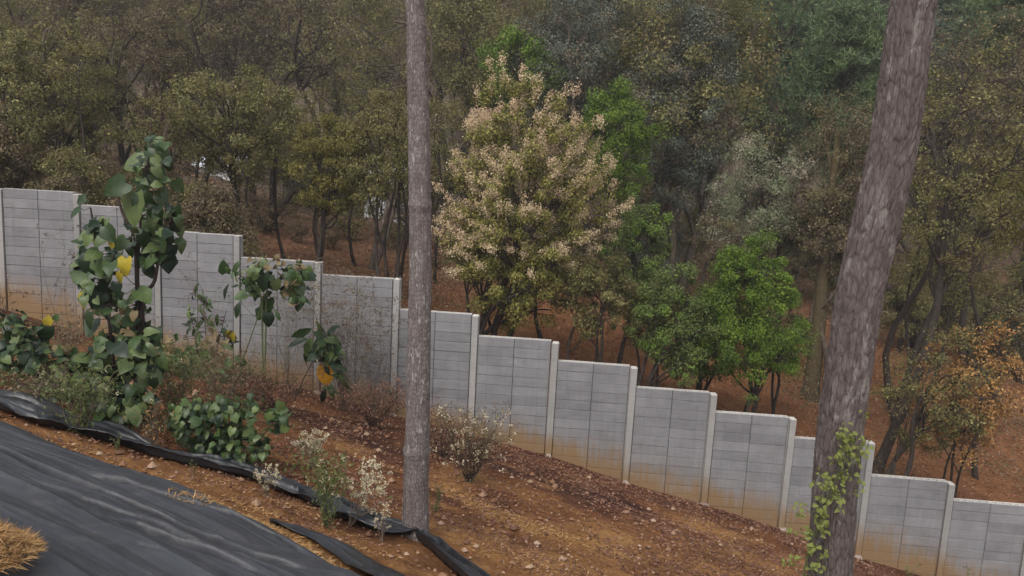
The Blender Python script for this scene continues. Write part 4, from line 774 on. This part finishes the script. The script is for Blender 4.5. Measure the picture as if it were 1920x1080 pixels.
plant('low_bush', 'low spreading green bush right above the crumpled plastic strip', [[(430, 875), (400, 830), (360, 790)], [(435, 875), (440, 820), (450, 770)], [(440, 875), (480, 830), (525, 780)], [(420, 875), (370, 850), (330, 830)]],
  [(520, 775, 26, 180, Fr), (530, 795, 28, 350, Fr), (525, 760, 24, 90, Fr), (372, 812, 30, 200, B), (390, 845, 34, 350, B), (405, 775, 34, 10, Fr), (320, 800, 26, 200, B)], float(h5[1]), tuple(h5), 'stem_green', fills=[(400, 800, 78, 50, 110, 23, [B, Fr, B, Fr]), (450, 840, 60, 32, 60, 19, [Fr, Fr, B]), (522, 785, 26, 26, 16, 22, [Fr]), (350, 780, 40, 30, 22, 23, [B, Fr]), (440, 760, 50, 20, 20, 20, [Lg, Fr])], sr=.014, dep=.3)

# ------------------------------------------------------------------ weeds, dry flowers, twigs
def weed(name, label, px, py, top, hw, stem_n, leafmat_, n_leaf, lsize, flowermat=None, n_fl=0, fl_size=.012, fl_per=14, stem_mat='twig', flow_hi=True, Yd=None, cat='weed', clus=.05, lean=0, spread=1.0, lwr=.35):
    h = gh(px, py); Yd = Yd or float(h[1]); base = np.array([at(px, py, Yd)[0], Yd, 0.0]); base[2] = gf(base[0], base[1]); S = Yd / F_PX
    root = empty(name, tuple(base), label, cat); st = MB(); tips = []; allp = []
    for _ in range(stem_n):
        tx = (lean + rg.uniform(-hw, hw)) * S; tz = (py - top) * S * rg.uniform(.6, 1.02); p = curve((rg.normal(0, .015), rg.normal(0, .015), -.02), (tx, rg.uniform(-hw, hw) * S * .7, tz), 8, .07, rg, .03); tube(st, p, np.linspace(.0065, .002, 8), 4); allp.append(p)
        for _ in range(4):
            k = rg.integers(3, 8); e = p[k] + np.array([rg.normal(0, hw * S * .28), rg.normal(0, hw * S * .28), rg.uniform(.02, .14)]) * spread; tube(st, curve(p[k], e, 4, .1, rg), [.003, .0025, .002, .0015], 3); tips.append(e)
        tips.append(p[-1])
    st.obj('stem', M[stem_mat], root); allp = np.concatenate(allp); tips = np.array(tips)
    if n_leaf:
        c = np.concatenate([allp[rg.integers(0, len(allp), n_leaf // 2)], tips[rg.integers(0, len(tips), n_leaf - n_leaf // 2)]]) + rg.normal(0, .03 * spread, (n_leaf, 3)); mb = MB(); s = rg.uniform(.6, 1.3, n_leaf) * lsize; leaves(mb, c, rg.normal(0, 1, c.shape) + (0, 0, .2), rg.normal(0, .6, c.shape) + (0, -.4, 1), s, s * lwr, cup=.2); tag(mb.obj('foliage', M[leafmat_], root), kind='stuff')
    if n_fl:
        q_ = tips[rg.integers(0, len(tips), n_fl)]; c = np.repeat(q_ + rg.normal(0, clus * .6, q_.shape), fl_per, 0) + rg.normal(0, fl_size * .8, (n_fl * fl_per, 3)); mb = MB(); leaves(mb, c, rg.normal(0, 1, c.shape), rg.normal(0, 1, c.shape) + (0, -.5, .8), np.full(len(c), fl_size * 1.3), np.full(len(c), fl_size)); tag(mb.obj('flower_heads', M[flowermat], root), kind='stuff')
    return root
weed('flowering_weed', 'green weed with narrow leaves growing beside the crumpled plastic strip', 612, 990, 838, 38, 16, 'weed', 900, .045, 'white_flower', 18, .016, 10, 'stem_green')
weed('dry_flowers', 'cream dried flower heads on thin stalks left of the slender pine', 655, 985, 868, 45, 12, 'dry_shrub', 60, .03, 'white_flower', 170, .020, 9, lean=40, clus=.03)
weed('dry_flowers', 'cream dried flower cluster on the red soil right of the low bush', 585, 880, 805, 34, 12, 'dry_shrub', 60, .03, 'white_flower', 190, .021, 9, clus=.03)
weed('dry_flowers', 'white flower cluster leaning over the plastic strip below the low bush', 500, 935, 870, 26, 9, 'weed', 60, .03, 'white_flower', 70, .015, 9, clus=.03)
weed('dry_flowers', 'small brown dried flower stalk just left of the slender pine base', 715, 1015, 950, 16, 6, 'dry_shrub', 20, .02, 'white_flower', 34, .013, 8, clus=.02)
weed('dry_shrub', 'dry brown shrub with pale seed tufts before the wall right of the slender pine', 880, 905, 760, 70, 40, 'dry_shrub', 2200, .055, 'white_flower', 90, .028, 9, 'stem_dark', spread=1.6, cat='shrub')
weed('dry_shrub', 'dark brown dry brush at the wall foot left of the slender pine', 700, 800, 715, 85, 44, 'litter', 3600, .055, None, 0, stem_mat='stem_dark', spread=1.4, cat='shrub')
weed('dry_shrub', 'rusty dry brush along the wall foot behind the low bush', 520, 770, 700, 80, 34, 'litter', 2200, .055, None, 0, stem_mat='stem_dark', spread=1.4, cat='shrub')
weed('dry_shrub', 'low rusty dry brush at the wall foot behind the blossom stalks', 830, 860, 765, 45, 26, 'litter', 1500, .045, 'white_flower', 8, .02, 8, 'stem_dark', spread=1.3, cat='shrub')
weed('seed_stalks', 'grey twiggy shrub with faded flower sprays in front of the wall panels', 645, 770, 490, 75, 44, 'dry_shrub', 4200, .055, 'seed_head', 320, .018, 8, 'twig', spread=2.2, cat='shrub', lean=-5)
weed('seed_stalks', 'tangled pale dry sprays in front of the stepped panels behind the leaning stems', 540, 735, 480, 70, 26, 'pale_green', 1500, .05, 'seed_head', 160, .018, 8, 'twig', spread=2.2, cat='shrub')
weed('seed_stalks', 'fine dry twigs spreading over the panels just left of the slender pine', 700, 775, 560, 45, 20, 'dry_shrub', 700, .05, 'seed_head', 140, .018, 8, 'twig', spread=2.2, cat='shrub')
weed('seed_stalks', 'thin purple brown seed stalks against the wall beside the tall plant', 120, 700, 400, 60, 7, 'dry_shrub', 10, .03, 'seed_head', 90, .018, 6, 'twig', spread=2.2, cat='shrub', lean=0)
weed('seed_stalks', 'dark seed stalks at the left edge of the wall', 10, 720, 475, 24, 5, 'dry_shrub', 10, .03, 'seed_head', 50, .018, 6, 'stem_dark', spread=2.0, cat='shrub')
weed('seed_stalks', 'fine seed stalks rising before the stepped panels behind the thin stalk', 395, 735, 445, 50, 7, 'dry_shrub', 10, .03, 'seed_head', 90, .018, 6, 'twig', spread=2.2, cat='shrub', lean=-10)
weed('dry_weed', 'yellow brown dry weed with tiny flowers at the left end of the plastic strip', 70, 765, 690, 60, 20, 'dry_shrub', 400, .045, 'white_flower', 26, .016, 8, 'twig', spread=1.2)
weed('dry_weed', 'withered reddish weed between the tall plant and the low bush', 290, 850, 760, 34, 14, 'orange_leaf', 160, .05, 'white_flower', 6, .014, 8, 'twig', spread=1.1)
weed('tangled_weed', 'tangled olive weed between the tall plant and the thin bushy stalk', 325, 790, 640, 60, 24, 'weed', 1100, .07, 'white_flower', 14, .016, 8, 'twig', spread=1.6)
weed('tangled_weed', 'yellowish withered weed behind the low bush below the leaning green stem', 420, 760, 660, 60, 22, 'dry_shrub', 900, .07, 'white_flower', 8, .016, 8, 'twig', spread=1.6)
weed('tangled_weed', 'dull green weed under the tall plant beside the plastic strip', 150, 815, 690, 60, 24, 'weed', 1100, .07, 'white_flower', 16, .016, 8, 'twig', spread=1.6)
weed('tangled_weed', 'brown green weed at the wall foot behind the low broad leaved shrub', 120, 680, 590, 50, 18, 'dry_shrub', 700, .07, None, 0, stem_mat='twig', spread=1.6)
weed('seedling', 'small pale green seedling poking through the crumpled plastic strip', 221, 850, 806, 14, 5, 'weed', 60, .035, stem_mat='stem_green', spread=.5)
weed('seedling', 'short green seedling below the strip under the low bush', 362, 890, 862, 9, 3, 'weed', 26, .03, stem_mat='stem_green', spread=.4)
weed('sprig', 'spindly green sprig standing before the lowest wall panels', 1795, 1150, 935, 24, 5, 'weed', 90, .06, stem_mat='twig', Yd=11.5, spread=1.2, cat='plant')
weed('sprig', 'short green sprig before the wall between the climber and the spindly sprig', 1705, 1180, 945, 20, 4, 'weed', 70, .06, stem_mat='twig', Yd=11.0, spread=1.2, cat='plant')
weed('sprig', 'small green sprig in the lower right corner before the wall', 1905, 1200, 1045, 20, 4, 'weed', 60, .06, stem_mat='stem_green', Yd=11.0, spread=1.0, cat='plant')
weed('grass_tuft', 'thin green weed hugging the right side of the slender pine foot', 815, 960, 885, 16, 6, 'weed', 60, .04, stem_mat='stem_green', spread=.8)
# climber on the thick pine
Yv = 8.25; path_v = [(1500, 1110), (1515, 1040), (1535, 980), (1552, 930), (1572, 890), (1592, 850), (1605, 825)]
P = np.array([at(a, b, Yv - .02 * k) for k, (a, b) in enumerate(path_v)]); gb = gf(P[0][0], P[0][1]); root = empty('climbing_plant', (P[0][0], P[0][1], gb), 'yellow green leafy climber at the foot of the thick pine trunk', 'plant'); L0 = np.array(root.location); st = MB(); P = np.vstack([[P[0][0] - .02, P[0][1], gb], P])
t = np.linspace(0, 1, 30); tt = np.linspace(0, 1, len(P)); PP = np.stack([np.interp(t, tt, P[:, k]) for k in range(3)], -1); tube(st, PP - L0, np.linspace(.014, .004, 30), 6); cs = []
for k in range(6, 30):
    for _ in range(3):
        e = PP[k] + np.array([rg.normal(0, .10), rg.normal(-.02, .06), rg.normal(.06, .08)]); tube(st, curve(PP[k], e, 4, .1, rg) - L0, [.004, .003, .003, .002], 3); cs.append(e)
st.obj('stem', M['stem_green'], root); cs = np.array(cs); LMV = [leaf_mesh('vine', M['vine'], 'heart', b, c_, 60 + i) for i, (b, c_) in enumerate(((.2, .3), (.5, .4), (.1, .5)))]; LM['vine'] = LMV + LMV[:2]
for k in range(330):
    e = cs[rg.integers(len(cs))] + rg.normal(0, .035, 3); put_leaf(root, 'vine', e, rg.normal(0, 1, 3) + (0, 0, -.2), np.array([rg.normal(0, .4), -.7, .7]), rg.uniform(.035, .068), wide=.75)
# undergrowth of small herbs around the plants
mb = MB(); C = []
for (px, py, rx, n_) in ((80, 745, 1.1, 1800), (180, 790, .9, 900), (330, 820, .9, 700), (300, 700, 1.2, 1800), (400, 690, .8, 900), (250, 650, 1.3, 1200), (480, 720, .8, 400), (430, 760, .8, 300), (30, 700, 1.0, 500), (560, 900, .5, 140), (620, 930, .5, 160), (20, 640, 1.4, 500)):
    h = gh(px, py); x = h[0] + rg.normal(0, rx * .6, n_); y = h[1] + np.abs(rg.normal(0, rx * .6, n_)); C.append(np.stack([x, y, g(x, y) + np.abs(rg.normal(.10, .22, n_))], -1))
C = np.concatenate(C); C = C[(C[:, 1] < wall_y(C[:, 0]) - .1)]; s = rg.uniform(.03, .09, len(C)); leaves(mb, C, rg.normal(0, 1, C.shape), rg.normal(0, .6, C.shape) + (0, -.4, 1), s, s * .5, cup=.2)
tag(mb.obj('undergrowth', M['weed']), 'small green and yellow herbs covering the soil among the leafy plants', 'ground cover', kind='stuff')

# crowns of the two big pines, above the picture
nd = make_tree(301, 7, 2.6, 0.5, .12, 60, 168, .22, .02, clr=.7, shell=.2, needles=True, taper_top=.5)
for rt, tp in ((pineL, topL), (pineR, topR)):
    for me, mt in ((nd[0], BM_), (nd[1], 'pine')):
        o = inst('branches' if me is nd[0] else 'crown', me, rt, Matrix.Translation(Vector(tuple(tp - np.array([0, 0, .3]))))); o.material_slots[0].link = 'OBJECT'; o.material_slots[0].material = M[mt]

# thin haze volume added to lighten the far trees
hm = bpy.data.materials.new('haze'); hm.use_nodes = True; hn = hm.node_tree; hn.nodes.clear(); ho = hn.nodes.new('ShaderNodeOutputMaterial'); hv = hn.nodes.new('ShaderNodeVolumePrincipled')
hv.inputs['Color'].default_value = (.86, .87, .90, 1); hv.inputs['Density'].default_value = .0006; hn.links.new(hv.outputs[0], ho.inputs['Volume'])
mb = MB(); box(mb, (-430, -130, -25), (430, 440, 62)); tag(mb.obj('haze', hm), 'thin pale haze added to lighten the far wood', 'haze', kind='stuff')
